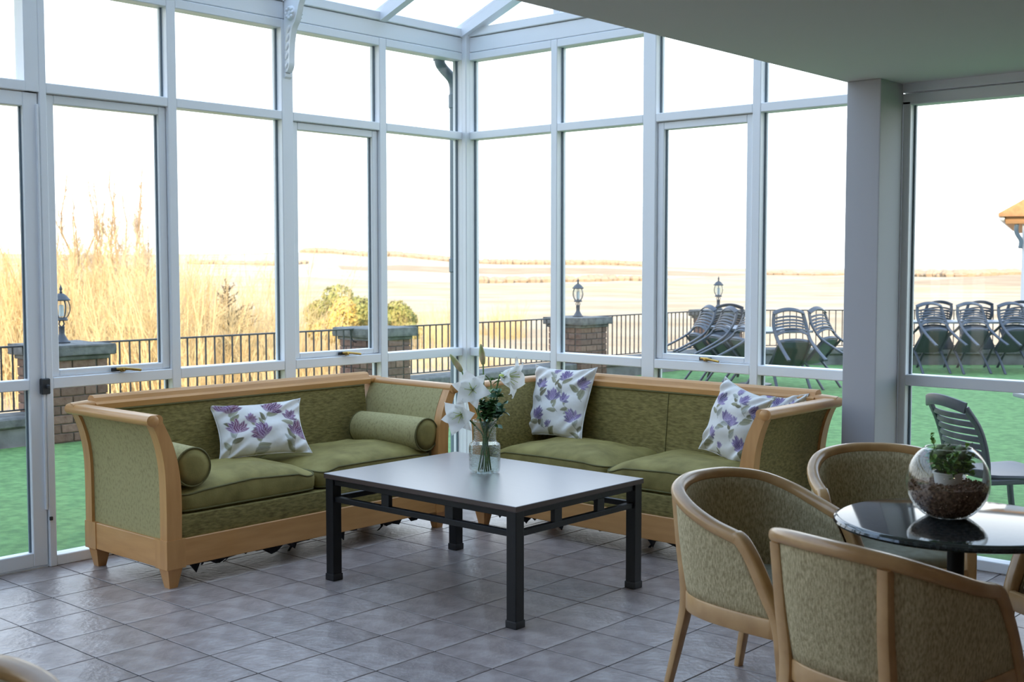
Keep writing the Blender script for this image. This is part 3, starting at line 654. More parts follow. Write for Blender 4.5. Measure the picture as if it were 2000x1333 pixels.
def lily(label, c, dirv, base, sc=1.0, spin=0.0, squeeze=1.0):
    t = thing('lily', label, 'flower', VP, 0, 'white lilies in the vase')
    q = Vector(dirv).normalized().to_track_quat('Z', 'X'); fl = link(bpy.data.objects.new('bloom', None), t, c); fl.rotation_mode = 'QUATERNION'; fl.rotation_quaternion = q; fl.scale = (sc,) * 3
    for k in range(6):
        o = inst('petal', PET[k % 2], fl); o.rotation_euler = (0, 0, spin + k * PI / 3); o.scale = (squeeze, 1, 1 + .06 * (k % 3))
    obj('throat', lathe([(.004, -.012), (.009, .0), (.013, .016), (.010, .014), (.0, .004)], 12), 'throat', fl, smooth=True)
    obj('pistil', tube([(0, 0, 0), (.004, 0, .045), (.008, .002, .085)], .0022, 6, up=(1, 0, 0)), 'throat', fl)
    for k in range(5):
        a = spin + k * 2 * PI / 5; obj('stamen', tube([(0, 0, .004), (.014 * math.cos(a), .014 * math.sin(a), .04), (.030 * math.cos(a), .030 * math.sin(a), .068)], .0013, 5, up=(1, .3, 0)), 'throat', fl)
    b = Vector(c) - Vector(dirv).normalized() * .012
    obj('stem', tube(catmull([base, (base[0] * .2, base[1] * .2, .17), (b * .45 + Vector((0, 0, .10))).to_tuple(), b.to_tuple()], 6), .0042, 7, up=(1, .2, 0)), 'stem', t, smooth=True)
    return t
def loc(lat, dep, z): v = RH * lat + FH * dep; return (v.x, v.y, z)
def dirn(lat, dep, z): v = RH * lat + FH * dep; return (v.x, v.y, z)
lily('large open white lily facing the room, uppermost at the front of the vase', loc(-.055, -.06, .415), dirn(-.10, -1.0, .18), loc(.03, .02, .012), 1.06, .3)
lily('open white lily hanging lowest at the left of the vase', loc(-.105, -.07, .300), dirn(-.35, -1.0, -.10), loc(-.03, .01, .012), 1.0, .75)
lily('white lily seen from the side, drooping at the right of the vase', loc(.085, .0, .480), dirn(.75, -.35, -.10), loc(.01, -.03, .012), 1.15, .2)
def budobj(label, c, dirv, base):
    t = thing('lily_bud', label, 'flower bud', VP, 0, 'lily buds in the vase'); q = Vector(dirv).normalized().to_track_quat('Z', 'X')
    me = lathe([(.0, -.045), (.009, -.040), (.015, -.015), (.015, .015), (.010, .042), (.004, .058), (.0, .060)], 12)
    o = obj('bud', me, 'bud', t, c, smooth=True); o.rotation_mode = 'QUATERNION'; o.rotation_quaternion = q
    b = Vector(c) - Vector(dirv).normalized() * .04
    obj('stem', tube(catmull([base, (base[0] * .2, base[1] * .2, .17), (b * .5 + Vector((0, 0, .10))).to_tuple(), b.to_tuple()], 6), .0036, 7, up=(1, .2, 0)), 'stem', t, smooth=True)
budobj('tall green and pink lily bud pointing up above the open lilies', loc(-.012, .02, .575), dirn(-.12, 0, 1), loc(-.01, .03, .012))
budobj('slim pinkish lily bud slanting to the left above the open lilies', loc(-.135, .01, .535), dirn(-.55, 0, .8), loc(.02, -.02, .012))
def leafm(L, wd):
    V = []; n, m = 6, 3
    for i in range(n):
        t = i / (n - 1); ww = wd * math.sin(PI * t) ** .7
        for j in range(m): q = j - 1; V.append((t * L, q * ww, .12 * L * math.sin(PI * t) + .25 * ww * abs(q)))
    me = pyd('leaf', V, grid_faces(n, m)); shade(me); return me
LV = {k: leafm(*a) for k, a in dict(round_=(.052, .023), long_=(.085, .017), tiny=(.022, .008)).items()}
setmat(LV['round_'], 'leafblue'); setmat(LV['long_'], 'stem'); setmat(LV['tiny'], 'leaf')
def sprig(name, label, cat, pts, leaf, nl, seed, origin, stemm='stem', r=.0028, s0=.45, group=None, rl=1.0, sz=(.7, 1.1)):
    rs = random.Random(seed); t = thing(name, label, cat, origin, 0, group); P_ = catmull(pts, 8); obj('stem', tube(P_, r, 6, up=(1, .2, 0)), stemm, t, smooth=True)
    for k in range(nl):
        f = s0 + (1 - s0) * (k + .5) / nl; p_ = P_[min(len(P_) - 1, int(f * (len(P_) - 1)))]
        o = inst('leaf', LV[leaf], t, tuple(p_)); o.rotation_euler = (rs.uniform(-.6, .6), rs.uniform(-.9, .35) * rl, k * 2.4 + rs.uniform(-.4, .4)); s = rs.uniform(*sz); o.scale = (s, s, s)
    return t
G = 'green sprigs between the lilies'
sprig('eucalyptus_sprig', 'blue green round leaved sprig at the right of the lilies', 'foliage', [loc(.02, 0, .012), loc(.0, 0, .16), loc(.04, -.02, .30), loc(.075, -.01, .42)], 'round_', 16, 4, VP, group=G)
sprig('eucalyptus_sprig', 'short round leaved sprig just above the vase rim', 'foliage', [loc(-.02, .02, .012), loc(.02, 0, .18), loc(.07, .0, .28), loc(.095, .02, .34)], 'round_', 14, 5, VP, group=G)
sprig('lily_leaf_sprig', 'long narrow leaves among the lily stems', 'foliage', [loc(.0, -.03, .012), loc(.01, 0, .18), loc(.03, .02, .33), loc(.03, .03, .47)], 'long_', 14, 6, VP, group=G)
sprig('filler_sprig', 'dense dark small leaved greenery filling the vase neck', 'foliage', [loc(-.03, -.01, .012), loc(.0, -.02, .20), loc(.03, -.04, .29), loc(.045, -.05, .36)], 'tiny', 90, 8, VP, s0=.62, group=G, sz=(.9, 1.8))
sprig('filler_sprig', 'dark fine greenery below the drooping lily', 'foliage', [loc(.03, .02, .012), loc(.01, .0, .20), loc(.0, -.02, .28), loc(-.01, -.03, .36)], 'tiny', 90, 9, VP, s0=.62, group=G, sz=(.9, 1.8))

# ------------------------------------------------------------------ tub chairs round the granite table
def face(fx, fy): return math.atan2(fx, -fy)
def tub_proto():
    t = thing('tub_chair', 'x', 'chair', (0, 0, 0), 0, 'tub chairs in the room')
    half = [(.292, -.085, .668), (.306, .03, .700), (.296, .15, .742), (.240, .255, .780), (.125, .318, .800)]
    hoop = catmull([(-x, y, z) for x, y, z in half] + [(0, .334, .804)] + half[::-1], 7)
    obj('top_rail', sweep(hoop, rrect(.052, .046, .019, 4)), 'tubwood', t, smooth=50)
    sh = [(.268, -.235, .395), (.282, -.07, .395), (.274, .09, .395), (.225, .205, .395), (.120, .262, .395)]
    seatu = catmull([(-x, y, z) for x, y, z in sh] + [(0, .276, .395)] + sh[::-1], 7)
    rl = catmull([(x, y, .372) for x, y, z in [(-a, b, c) for a, b, c in sh] + [(0, .276, 0)] + sh[::-1]], 7)
    rl = np.concatenate([rl, [(.24, -.262, .372), (.0, -.285, .372), (-.24, -.262, .372)]])
    obj('seat_rail', sweep(rl, rrect(.030, .072, .008, 2), closed=True), 'tubwood', t, smooth=40)
    for s in (-1, 1):
        P_ = catmull([(s * .258, -.285, 0), (s * .264, -.268, .20), (s * .268, -.250, .385), (s * .276, -.205, .49), (s * .284, -.150, .595), (s * .290, -.112, .650), (s * .2920, -.092, .6665), (s * .2925, -.076, .6715)], 6)
        obj('front_leg', sweep(P_, rrect(.046, .050, .012, 3), up=(1, 0, 0), scale=list(np.interp(np.linspace(0, 1, len(P_)), [0, .4, .8, 1], [.66, 1.0, .98, .99]))), 'tubwood', t, smooth=40)
        P_ = catmull([(s * .205, .335, 0), (s * .192, .288, .20), (s * .190, .252, .37), (s * .196, .274, .58), (s * .204, .292, .77)], 6)
        obj('rear_leg', sweep(P_, rrect(.036, .044, .009, 2), up=(1, 0, 0), scale=list(np.interp(np.linspace(0, 1, len(P_)), [0, .5, 1], [.72, 1.08, .95]))), 'tubwood', t, smooth=40)
    N = len(hoop); m = 9
    for off, nm in ((.006, 'outer_panel'), (-.026, 'inner_panel')):
        V = []
        for i in range(N):
            tdir = hoop[min(i + 1, N - 1)] - hoop[max(0, i - 1)]; nrm = np.array([-tdir[1], tdir[0], 0]); nrm /= np.linalg.norm(nrm)
            if np.dot(nrm, hoop[i] - np.array([0, -.1, hoop[i][2]])) < 0: nrm = -nrm
            for j in range(m):
                f = j / (m - 1); p_ = seatu[i] * (1 - f) + hoop[i] * f + nrm * (off + .006 * math.sin(PI * f)); p_[2] -= .012 * f
                V.append(p_)
        o = obj(nm, pyd(nm, V, grid_faces(N, m)), 'tubcloth', t, smooth=True)
        md = o.modifiers.new('thickness', 'SOLIDIFY'); md.thickness = .006; md.offset = 0
    def sf(x, y, z):
        k = 1 - .22 * max(0, y) / .26; return (x * k, y - .012, z * (1 - .25 * (x * x + y * y) / .07) + .425)
    obj('seat', superell(.250, .258, .050, .5, .42, 36, 14, sf), 'tubseat', t, smooth=True)
    return t
TC = (4.335, -2.215)
proto = tub_proto(); first = [True]
def tub(label, x, y, deg, k=.955):
    t = proto if first[0] else copy_tree(proto); first[0] = False
    t.location = (x, y, 0); t.rotation_euler = (0, 0, R(deg)); t.scale = (k, k, k); t['label'] = label; return t
tub('tub chair left of the granite table, its curved back to the coffee table', 3.725, -2.325, 80)
tub('tub chair behind the granite table in front of the column', 3.775, -1.475, 36)
tub('tub chair in the foreground with its panelled back to the viewer', 4.345, -2.725, 166)
tub('tub chair cut off by the right edge, beside the granite table', 4.675, -1.615, -26)
tub('tub chair of which only a rail corner shows at the bottom left', 3.655, -5.345, 30)

gt_ = thing('granite_table', 'round dark polished granite table on a black pedestal', 'table', (TC[0], TC[1], 0))
obj('table_top', lathe([(.0, .695), (.375, .695), (.388, .699), (.392, .706), (.388, .713), (.380, .716), (.376, .7185), (.368, .720), (.0, .720)], 96), 'granite', gt_, smooth=35)
obj('collar', lathe([(.018, .60), (.028, .65), (.045, .68), (.085, .694), (.0, .695)], 24), 'black', gt_, smooth=40)
obj('pedestal', lathe([(.036, .03), (.030, .06), (.027, .10), (.027, .66)], 24), 'black', gt_, smooth=40)
obj('base_disc', lathe([(.0, .0), (.205, .0), (.215, .008), (.205, .018), (.10, .030), (.045, .05), (.036, .06)], 36), 'black', gt_, smooth=40)

BL = Vector((4.292, -2.186, .720))
bw = thing('glass_bowl', 'round clear glass bowl planter on the granite table', 'bowl', BL)
rb = .134
prb = [(.0, .002), (.045, .003)] + [(rb * math.cos(a), .118 + rb * math.sin(a)) for a in np.linspace(-1.05, .98, 22)]
obj('bowl_wall', lathe(prb + [(max(0, r - .003), z + .0025 if i > 20 else z) for i, (r, z) in enumerate(prb[::-1])], 48, cap=False), 'bowl', bw, smooth=60)
obj('bowl_rim', tube([(.0735 * math.cos(a), .0735 * math.sin(a), .2285) for a in np.linspace(0, 2 * PI, 41)[:-1]], .0024, 6, closed=True), 'bowl', bw, smooth=True)
rs = random.Random(2); bm = bmesh.new()
prc = [(0.0, .010)] + [((rb - .010) * math.cos(a), .118 + (rb - .010) * math.sin(a)) for a in np.linspace(-1.05, -.12, 10)] + [(.10, .108), (0, .110)]
me = lathe(prc, 36); bm.from_mesh(me); bpy.data.meshes.remove(me)
for k in range(1500):
    if k < 900:
        a = rs.uniform(-1.1, -.08); th = rs.uniform(0, 2 * PI); rr = (rb - .010) * math.cos(a); c = Vector((rr * math.cos(th), rr * math.sin(th), .118 + (rb - .010) * math.sin(a)))
    else:
        rr = .118 * math.sqrt(rs.random()); th = rs.uniform(0, 2 * PI); c = Vector((rr * math.cos(th), rr * math.sin(th), .109 + rs.uniform(-.002, .004)))
    q = Vector((rs.gauss(0, 1), rs.gauss(0, 1), rs.gauss(0, 1))).normalized(); q2 = q.orthogonal(); q3 = q.cross(q2); s = rs.uniform(.0022, .0048)
    v = [bm.verts.new(c + q * s * a_ + q2 * s * b_ * .7 + q3 * s * d_ * .4) for a_, b_, d_ in ((-1, -1, 0), (1, -1, .3), (1, 1, -.3), (-1, 1, 0), (0, 0, 1))]
    for f in ((0, 1, 2, 3), (0, 1, 4), (1, 2, 4), (2, 3, 4), (3, 0, 4)): bm.faces.new([v[i] for i in f])
o = obj('bark_chips', bm, 'chips', None, BL); tag(o, 'brown bark chips filling the lower half of the glass bowl', 'bark chips', None, 'stuff')
pl = thing('plant_pot', 'small white pot sunk in the bark chips inside the bowl', 'pot', BL + Vector((.0, .0, .108)))
obj('pot_wall', lathe([(.0, -.012), (.036, -.012), (.042, .006), (.046, .034), (.049, .036), (.049, .041), (.043, .041), (.041, .03), (.0, .03)], 28), 'pot', pl, smooth=40)
obj('compost', lathe([(.0, .037), (.043, .036)], 20, cap=False), 'chips', pl)
pp = thing('bowl_plant', 'small leafy plant with grey moss growing out of the glass bowl', 'plant', BL + Vector((0, 0, .145)))
for k in range(16):
    th = rs.uniform(0, 2 * PI); rr = .045 * math.sqrt(rs.random())
    obj('moss_tuft', superell(.012, .012, .008, .9, .9, 8, 6, lambda a, b_, c, th=th, rr=rr: (a * 1.6 + rr * math.cos(th), b_ * 1.6 + rr * math.sin(th), c * 1.5 + .066 + .012 * math.sin(th * 3))), 'moss', pp, smooth=True)
LV['fresh'] = leafm(.022, .010); setmat(LV['fresh'], 'leafbright'); LV['fresh2'] = leafm(.022, .010); setmat(LV['fresh2'], 'leafmid')
shoots = [(rs.uniform(0, 2 * PI), rs.uniform(.045, .080), rs.uniform(-.012, .075)) for _ in range(46)]
tall = Vector((-RH.x * .060, -RH.y * .060, .125)); tall2 = Vector((RH.x * .062, RH.y * .062, .095))
ends = [Vector((r * math.cos(a), r * math.sin(a), z)) for a, r, z in shoots] + [tall, tall2, tall2 + Vector((.01, -.01, -.02))]
for e_ in ends:
    P_ = catmull([(e_.x * .3, e_.y * .3, -.005), (e_.x * .75, e_.y * .75, max(.01, e_.z * .55 + .012)), tuple(e_)], 4); obj('shoot', tube(P_, .0014, 5, up=(1, .2, 0)), 'stem', pp)
    for k in range(8):
        p_ = P_[2 + k % (len(P_) - 2)]; o = inst('leaf', LV['fresh' if rs.random() < .5 else 'fresh2'], pp, tuple(p_)); o.rotation_euler = (rs.uniform(-.5, .5), rs.uniform(-1.1, .3), rs.uniform(0, 2 * PI)); s = rs.uniform(.7, 1.25); o.scale = (s, s, s)

# ------------------------------------------------------------------ terrace
ZT = -.03; ua = Vector((.748, .664, 0)); D0 = Vector((-4.5, 10.52, 0))
tf = pyd('turf', [(x, y, ZT) for x, y in ((-.1, -12), (-4.3, -12), (-4.3, 10.5), (-4.3 + .748 * 24, 10.35 + .664 * 24), (30, 26), (30, .096), (-.1, .096))], [tuple(range(7))])
bm = bmesh.new(); bm.from_mesh(tf); bmesh.ops.recalc_face_normals(bm, faces=bm.faces)
if bm.faces[:][0].normal.z < 0: bmesh.ops.reverse_faces(bm, faces=bm.faces)
bm.to_mesh(tf); bm.free()
tag(obj('terrace_turf', tf, 'turf'), 'flat green artificial turf covering the terrace', None, None, 'structure')

bs, bh, jt = .28, .072, .010
def brickmesh(L):
    bm = box(bmesh.new(), 0, L, -.10, 0, 0, bh); bev(bm, .004); me = bpy.data.meshes.new('brick'); bm.to_mesh(me); bm.free(); setmat(me, 'brick'); return me
B1, B2 = brickmesh(.222), brickmesh(.106)
def pillar(label, y, x=-4.5, rz=0.0):
    t = thing('brick_pillar', label, 'pillar', (x, y, 0), rz, 'brick pillars of the terrace railing'); S = .285
    bx('core', 'mortar', t, -S + .012, S - .012, -S + .012, S - .012, ZT, .735)
    nc = 9
    for c in range(nc):
        z = ZT + .01 + c * (bh + jt)
        for side in range(4):
            pos = 0.0; run = [(B1, .222), (B1, .222)] if c % 2 == 0 else [(B2, .106), (B1, .222), (B2, .106)]
            for me, L in run:
                p0 = Vector((-S + pos, -S + .10, 0)); o = inst('brick', me, t)
                o.matrix_local = Matrix.Rotation(side * PI / 2, 4, 'Z') @ Matrix.Translation((p0.x, p0.y, z)) @ Matrix.Translation((0, 0, 0)); pos += L + jt
    st = bx('neck_course', 'stone', t, -S - .02, S + .02, -S - .02, S + .02, .705, .745, .008)
    bm = box(bmesh.new(), -.345, .345, -.345, .345, .745, .842); bev(bm, .018, 2); bmesh.ops.subdivide_edges(bm, edges=bm.edges, cuts=2)
    for v in bm.verts: v.co += Vector((rs.uniform(-1, 1), rs.uniform(-1, 1), rs.uniform(-1, 1))) * .005
    obj('cap_slab', bm, 'stone', t, smooth=40)
    return t
PY = [-.615, 3.19, 6.92, 10.52]
pillar('brick pillar with a lantern nearest the door at the left', PY[0]); pillar('brick pillar without a visible lantern, behind the left sofa', PY[1])
pillar('brick pillar with a lantern, seen just right of the room corner', PY[2]); pillar('farthest brick pillar, where the railing turns beyond the leaning chairs', PY[3], rz=0.0)

def lantern(label, y, first_=None):
    t = thing('lantern', label, 'lantern', (-4.5, y, .842), 0, 'lanterns on the terrace pillars') if first_ is None else copy_tree(first_)
    if first_ is not None: t.location = (-4.5, y, .842); t['label'] = label; return t
    obj('base', lathe([(.0, 0), (.072, 0), (.074, .014), (.062, .020), (.045, .045), (.030, .075), (.026, .085), (.026, .145), (.030, .150), (.022, .158), (.0, .158)], 16), 'lamp', t, smooth=40)
    for k in range(4):
        a = k * PI / 2 + .4; obj('scroll_arm', tube(catmull([(.012 * math.cos(a), .012 * math.sin(a), .152), (.030 * math.cos(a), .030 * math.sin(a), .175), (.022 * math.cos(a), .022 * math.sin(a), .20), (.030 * math.cos(a), .030 * math.sin(a), .215)], 4), .0055, 6, up=(.3, .2, 1)), 'lamp', t, smooth=True)
    obj('lower_ring', lathe([(.0, .205), (.050, .205), (.058, .212), (.050, .232), (.042, .236), (.0, .236)], 16), 'lamp', t, smooth=40)
    obj('globe', lathe([(.044, .235), (.062, .262), (.073, .300), (.073, .335), (.064, .372), (.055, .388)], 20, cap=False), 'lampglass', t, smooth=True)
    obj('lamp_tube', lathe([(.0, .24), (.022, .245), (.022, .345), (.0, .352)], 12), 'bulb', t, smooth=40)
    for k in range(6):
        a = k * PI / 3; obj('rib', tube(catmull([(r * math.cos(a), r * math.sin(a), z) for r, z in ((.045, .233), (.064, .262), (.0755, .300), (.0755, .335), (.066, .372), (.056, .390))], 3), .0045, 5, up=(-math.sin(a), math.cos(a), .01)), 'lamp', t, smooth=True)
    obj('hood', lathe([(.058, .385), (.080, .388), (.080, .398), (.066, .412), (.050, .432), (.030, .448), (.014, .456), (.0, .457)], 16), 'lamp', t, smooth=40)
    obj('finial', lathe([(.008, .455), (.016, .466), (.007, .474), (.015, .490), (.012, .502), (.004, .525), (.0, .538)], 12), 'lamp', t, smooth=True)
    return t
l0 = lantern('black lantern with a glass globe on the pillar nearest the door', PY[0])
lantern('black lantern with a glass globe on the pillar just right of the room corner', PY[2], l0)
lantern('black lantern with a glass globe on the farthest pillar above the leaning chairs', PY[3], l0)

bal = box(bmesh.new(), -.0065, .0065, -.0065, .0065, .27, .825); bm_ = bpy.data.meshes.new('baluster'); bal.to_mesh(bm_); bal.free(); setmat(bm_, 'rail')
def railing(label, p0, p1, sc0=True, sc1=True):
    d = (p1 - p0); L = d.length; t = thing('railing', label, 'railing', p0, math.atan2(d.y, d.x), 'iron railings round the terrace')
    bx('top_rail', 'rail', t, 0, L, -.020, .020, .825, .842, .003); bx('bottom_rail', 'rail', t, 0, L, -.014, .014, .262, .275)
    n = max(2, round(L / .105))
    for k in range(n): inst('baluster', bm_, t, ((k + .5) * L / n, 0, 0))
    for s, x0, on in ((1, 0, sc0), (-1, L, sc1)):
        if on: obj('scroll_bracket', tube(catmull([(x0 + s * .06, 0, .825), (x0 + s * .055, 0, .76), (x0 + s * .02, 0, .70), (x0 - s * .06, 0, .675)], 5), .008, 6, up=(0, 1, 0)), 'rail', t, smooth=True)
X = -4.5; hp = .31
railing('iron railing left of the pillar nearest the door', Vector((X, -3.0, 0)), Vector((X, PY[0] - hp, 0)), False)
railing('iron railing between the two pillars behind the left sofa', Vector((X, PY[0] + hp, 0)), Vector((X, PY[1] - hp, 0)))
railing('iron railing seen on both sides of the room corner post', Vector((X, PY[1] + hp, 0)), Vector((X, PY[2] - hp, 0)))
railing('iron railing behind the leaning chairs, between the two farthest pillars', Vector((X, PY[2] + hp, 0)), Vector((X, PY[3] - hp, 0)))
railing('long iron railing across the far side of the terrace', D0 + ua * .36, D0 + ua * 16.5, True, False)
# low plinth walls under the railings (drain gap beside the first pillar)
def plinth(label, y0, y1):
    t = thing('plinth_wall', label, 'low wall', (X, 0, 0), 0, 'low plinth walls under the railing')
    bx('wall_body', 'plinth', t, -.2, .18, y0, y1, ZT - .4, .135, .01); bx('coping', 'stone', t, -.23, .215, y0, y1, .135, .225, .015)
plinth('low stone plinth left of the pillar nearest the door', -8.0, PY[0] - .02)
plinth('low stone plinth under the railing behind the left sofa', PY[0] + .14, PY[1] - .2)
plinth('low stone plinth under the railing at the room corner', PY[1] + .2, PY[2] - .2)
plinth('low stone plinth between the two farthest pillars', PY[2] + .2, PY[3] - .2)
t = thing('plinth_wall', 'low stone plinth along the far side of the terrace', 'low wall', D0, math.atan2(ua.y, ua.x), 'low plinth walls under the railing')
bx('wall_body', 'plinth', t, .2, 17, -.18, .2, ZT - .4, .135, .01); bx('coping', 'stone', t, .2, 17, -.215, .23, .135, .225, .015)

# ------------------------------------------------------------------ terrace chairs and tables
def outdoor_proto():
    t = thing('terrace_chair', 'x', 'chair', (0, 0, 0), 0, 'grey slatted chairs on the terrace')
    bm = bmesh.new(); pts = [(-.215, -.22), (.215, -.22), (.205, .20), (-.205, .20)]
    me = superell(.225, .225, .016, .3, .3, 32, 8, lambda x, y, z: (x * (1 - .06 * y / .2), y, z + .435 + .012 * (y / .22) ** 2 - .010 * (1 - (x / .22) ** 2))); obj('seat', me, 'plastic', t, smooth=40)
    bk = lambda z: .215 + (z - .45) * .30 + .08 * max(0, z - .74) / .12 * .5          # rake of the back
    cv = lambda x: -.045 * (x / .21) ** 2 + .02                                       # hollow towards the sitter
    for s in (-1, 1):
        P_ = catmull([(s * .235, .33, 0), (s * .222, .265, .22), (s * .213, .218, .44), (s * .212, bk(.56) + cv(.21), .56), (s * .212, bk(.70) + cv(.21), .70), (s * .190, bk(.82) + cv(.19), .82)], 5)
        obj('rear_leg', sweep(P_, rrect(.046, .024, .008, 2), up=(0, 1, 0)), 'plastic', t, smooth=40)
        obj('front_leg', sweep(catmull([(s * .218, -.245, 0), (s * .210, -.20, .22), (s * .205, -.175, .43)], 4), rrect(.026, .036, .008, 2), up=(1, 0, 0)), 'plastic', t, smooth=40)
        obj('side_rail', sweep([(s * .205, -.19, .415), (s * .210, .215, .415)], rrect(.022, .03, .006, 2)), 'plastic', t)
    xs_ = np.linspace(-.208, .208, 11)
    zs = [.606, .646, .686, .726, .766]
    for z in zs:
        obj('slat', sweep([(x, bk(z) + cv(x), z) for x in xs_], rrect(.012, .031, .004, 1)), 'plastic', t, smooth=40)
    obj('back_panel', sweep([(x, bk(.566) + cv(x), .552 + .028 * (1 - (x / .208) ** 2)) for x in xs_], rrect(.012, .045, .004, 1)), 'plastic', t, smooth=40)
    obj('lower_panel', sweep([(x, bk(.46) + cv(x), .462 - .01 * (1 - (x / .208) ** 2)) for x in xs_], rrect(.014, .04, .004, 1)), 'plastic', t, smooth=40)
    xt = np.linspace(-.202, .202, 11); obj('top_slat', sweep([(x, bk(.825) + cv(x) + .008, .818 + .028 * (1 - (x / .202) ** 2)) for x in xt], rrect(.016, .062, .006, 2)), 'plastic', t, smooth=40)
    return t
oc = outdoor_proto(); ofirst = [True]
def ochair(label, P_, fx, fy, tilt=0.0):
    """P_ = spot of the front feet line when tipped forward (tilt), else of the chair's centre"""
    t = oc if ofirst[0] else copy_tree(oc); ofirst[0] = False; t['label'] = label; a = face(fx, fy)
    if tilt: t.matrix_world = Matrix.Translation((P_.x, P_.y, ZT)) @ Matrix.Rotation(a, 4, 'Z') @ Matrix.Rotation(tilt, 4, 'X') @ Matrix.Translation((0, .245, 0))
    else: t.matrix_world = Matrix.Translation((P_.x, P_.y, ZT)) @ Matrix.Rotation(a, 4, 'Z')
    return t
def otable(label, c, a, hx, hy, ped=True):
    t = thing('terrace_table', label, 'table', (c.x, c.y, ZT), a, 'grey tables on the terrace')
    bx('table_top', 'tabletop', t, -hx, hx, -hy, hy, .722, .752, .008, 2)
    if ped:
        obj('pedestal', lathe([(.035, .02), (.032, .70), (.10, .722)], 14), 'plastic', t, smooth=40); obj('base', lathe([(.0, 0), (.22, 0), (.22, .015), (.05, .035), (.0, .035)], 20), 'plastic', t, smooth=40); return
    for sx in (-1, 1):
        for sy in (-1, 1): obj('leg', sweep([(sx * (hx - .05), sy * (hy - .05), 0), (sx * (hx - .12), sy * (hy - .12), .722)], rrect(.05, .05, .01, 2), up=(1, 0, 0)), 'plastic', t, smooth=40)
def wd_(lat, dep): v = RH * lat + FH * dep; return v.x, v.y
# upright chair and table corner just outside the tall window
ochair('grey slatted chair standing upright just outside the tall window', W(2.72, 6.66), *wd_(.985, .17))
otable('grey table cut off by the right edge just outside the tall window', W(3.66, 7.50), YAW, .38, .38)
# group against the far corner
e1 = Vector((.97, .24, 0))
gc = W(3.22, 15.95); ga = math.atan2(*(lambda v: (v[1], v[0]))(wd_(.36, -.93)))
otable('grey table hidden under chairs leaned on it by the farthest pillar', gc, ga, .78, .36)
names = ['farthest left of three grey chairs tipped against the table by the farthest pillar', 'middle one of three grey chairs tipped against the table by the farthest pillar', 'nearest of three grey chairs tipped against the table by the farthest pillar']
for k, s in enumerate((-.60, -.06, .48)):
    p_ = W(3.22 - .58 + .36 * s, 15.95 - .22 - .93 * s); ochair(names[k], p_, *wd_(.95, .30), R(50))
ochair('grey chair tipped against the table end, its back to the room, left of the column', W(3.50, 14.88), *wd_(-.16, .98), R(49))
ochair('grey chair tipped from the right against the table, legs pointing to the column', W(4.10, 15.40), *wd_(-.72, .70), R(49))
ochair('grey chair seen through the others, tipped from the far side of the table', W(2.98, 17.02), *wd_(.15, -1), R(49))
# row seen through the tall window
gc = W(7.0, 18.05); gb = math.atan2(*(lambda v: (v[1], v[0]))(wd_(1, .02)))
otable('long grey table under the row of chairs seen through the tall window', gc, gb, 1.75, .34, False)
nm = ['leftmost', 'middle', 'rightmost']
for k, s in enumerate((6.17, 6.76, 7.36)):
    ochair('%s of three grey chairs tipped on the long table, backs to the room' % nm[k], W(s, 17.47), *wd_(-.20, .98), R(50))
nm = ['first', 'second', 'third', 'fourth']
for k, s in enumerate((5.82, 6.48, 7.10, 7.72)):
    ochair('%s grey chair from the left tipped on the long table\'s far side' % nm[k], W(s, 18.64), *wd_(.10, -.99), R(50))

# ------------------------------------------------------------------ neighbouring house
hs = thing('house', 'pale house corner with an orange tiled roof at the right edge', 'house', W(9.68, 23.0, ZT), YAW - .42)
bx('wall', 'housewall', hs, 0, 6, 0, 7, 0, 2.40); bx('fascia', 'fascia', hs, -.30, 6, -.12, 7.1, 2.36, 2.56, .01)
obj('roof', extrude_poly([(-.42, 2.56), (3.0, 4.55), (6.4, 2.56), (6.4, 2.50), (-.42, 2.50)], -.28, 7.2), 'rooftile', hs)
obj('gutter', tube([(-.36, -.2, 2.47), (-.36, 7.2, 2.47)], .055, 8), 'white', hs, smooth=True)
obj('downpipe', tube(catmull([(-.10, -.05, 2.36), (-.10, -.05, 2.2), (-.02, -.05, 2.05), (-.03, -.05, 1.9)], 5), .04, 8, up=(0, 1, 0)), 'pipe', hs, smooth=True)

# ------------------------------------------------------------------ land beyond the terrace
def ridge(px): return float(np.interp(px, [-400, 250, 450, 560, 640, 720, 770, 880, 960, 1080, 1180, 1280, 1400, 1640, 1800, 1950, 2600], [17, 15, 15, 16.5, 16, 12, 13, 7, 5, 4.5, 4.0, 1.0, -2.5, -3.5, -2.0, -.5, 2]))
def land(lat, d):
    r = math.hypot(lat, d); px = 1000 + FPX * lat / max(d, 1e-3) if d > 5 else (3000 if lat > 0 else -1000)
    px = max(-400, min(2600, px)); rg = ridge(px)
    z = float(np.interp(r, [0, 14, 24, 60, 120, 260, 500, 850, 1250, 1500, 1900, 3000], [-1.6, -1.6, -2.2, -4.2, -5.6, -6.4, -6.2 + .12 * rg, -4.5 + .40 * rg, -1.5 + .85 * rg, rg, rg - 8, rg - 30]))
    return z + .25 * math.sin(lat * .05) * math.sin(d * .043) * min(1, r / 40) + 1.3 * math.sin(lat * .011 + 1) * math.sin(d * .008) * min(1, r / 400)
rr_ = np.concatenate([np.linspace(6, 60, 28), np.geomspace(64, 3000, 90)]); aa = np.linspace(R(-115), R(115), 150); V = []
for r in rr_:
    for a in aa:
        lat, d = r * math.sin(a), r * math.cos(a); p_ = W(lat, d); z = land(lat, d)
        if p_.x > -4.6 and (p_ - D0).dot(Vector((-.664, .748, 0))) < .2: z = -1.6
        V.append((p_.x, p_.y, z))
me = pyd('land', V, [f[::-1] for f in grid_faces(len(rr_), len(aa))]); shade(me)
ld = obj('ground', me, 'fields'); tag(ld, 'pale winter fields rolling up to low hills', None, None, 'structure')

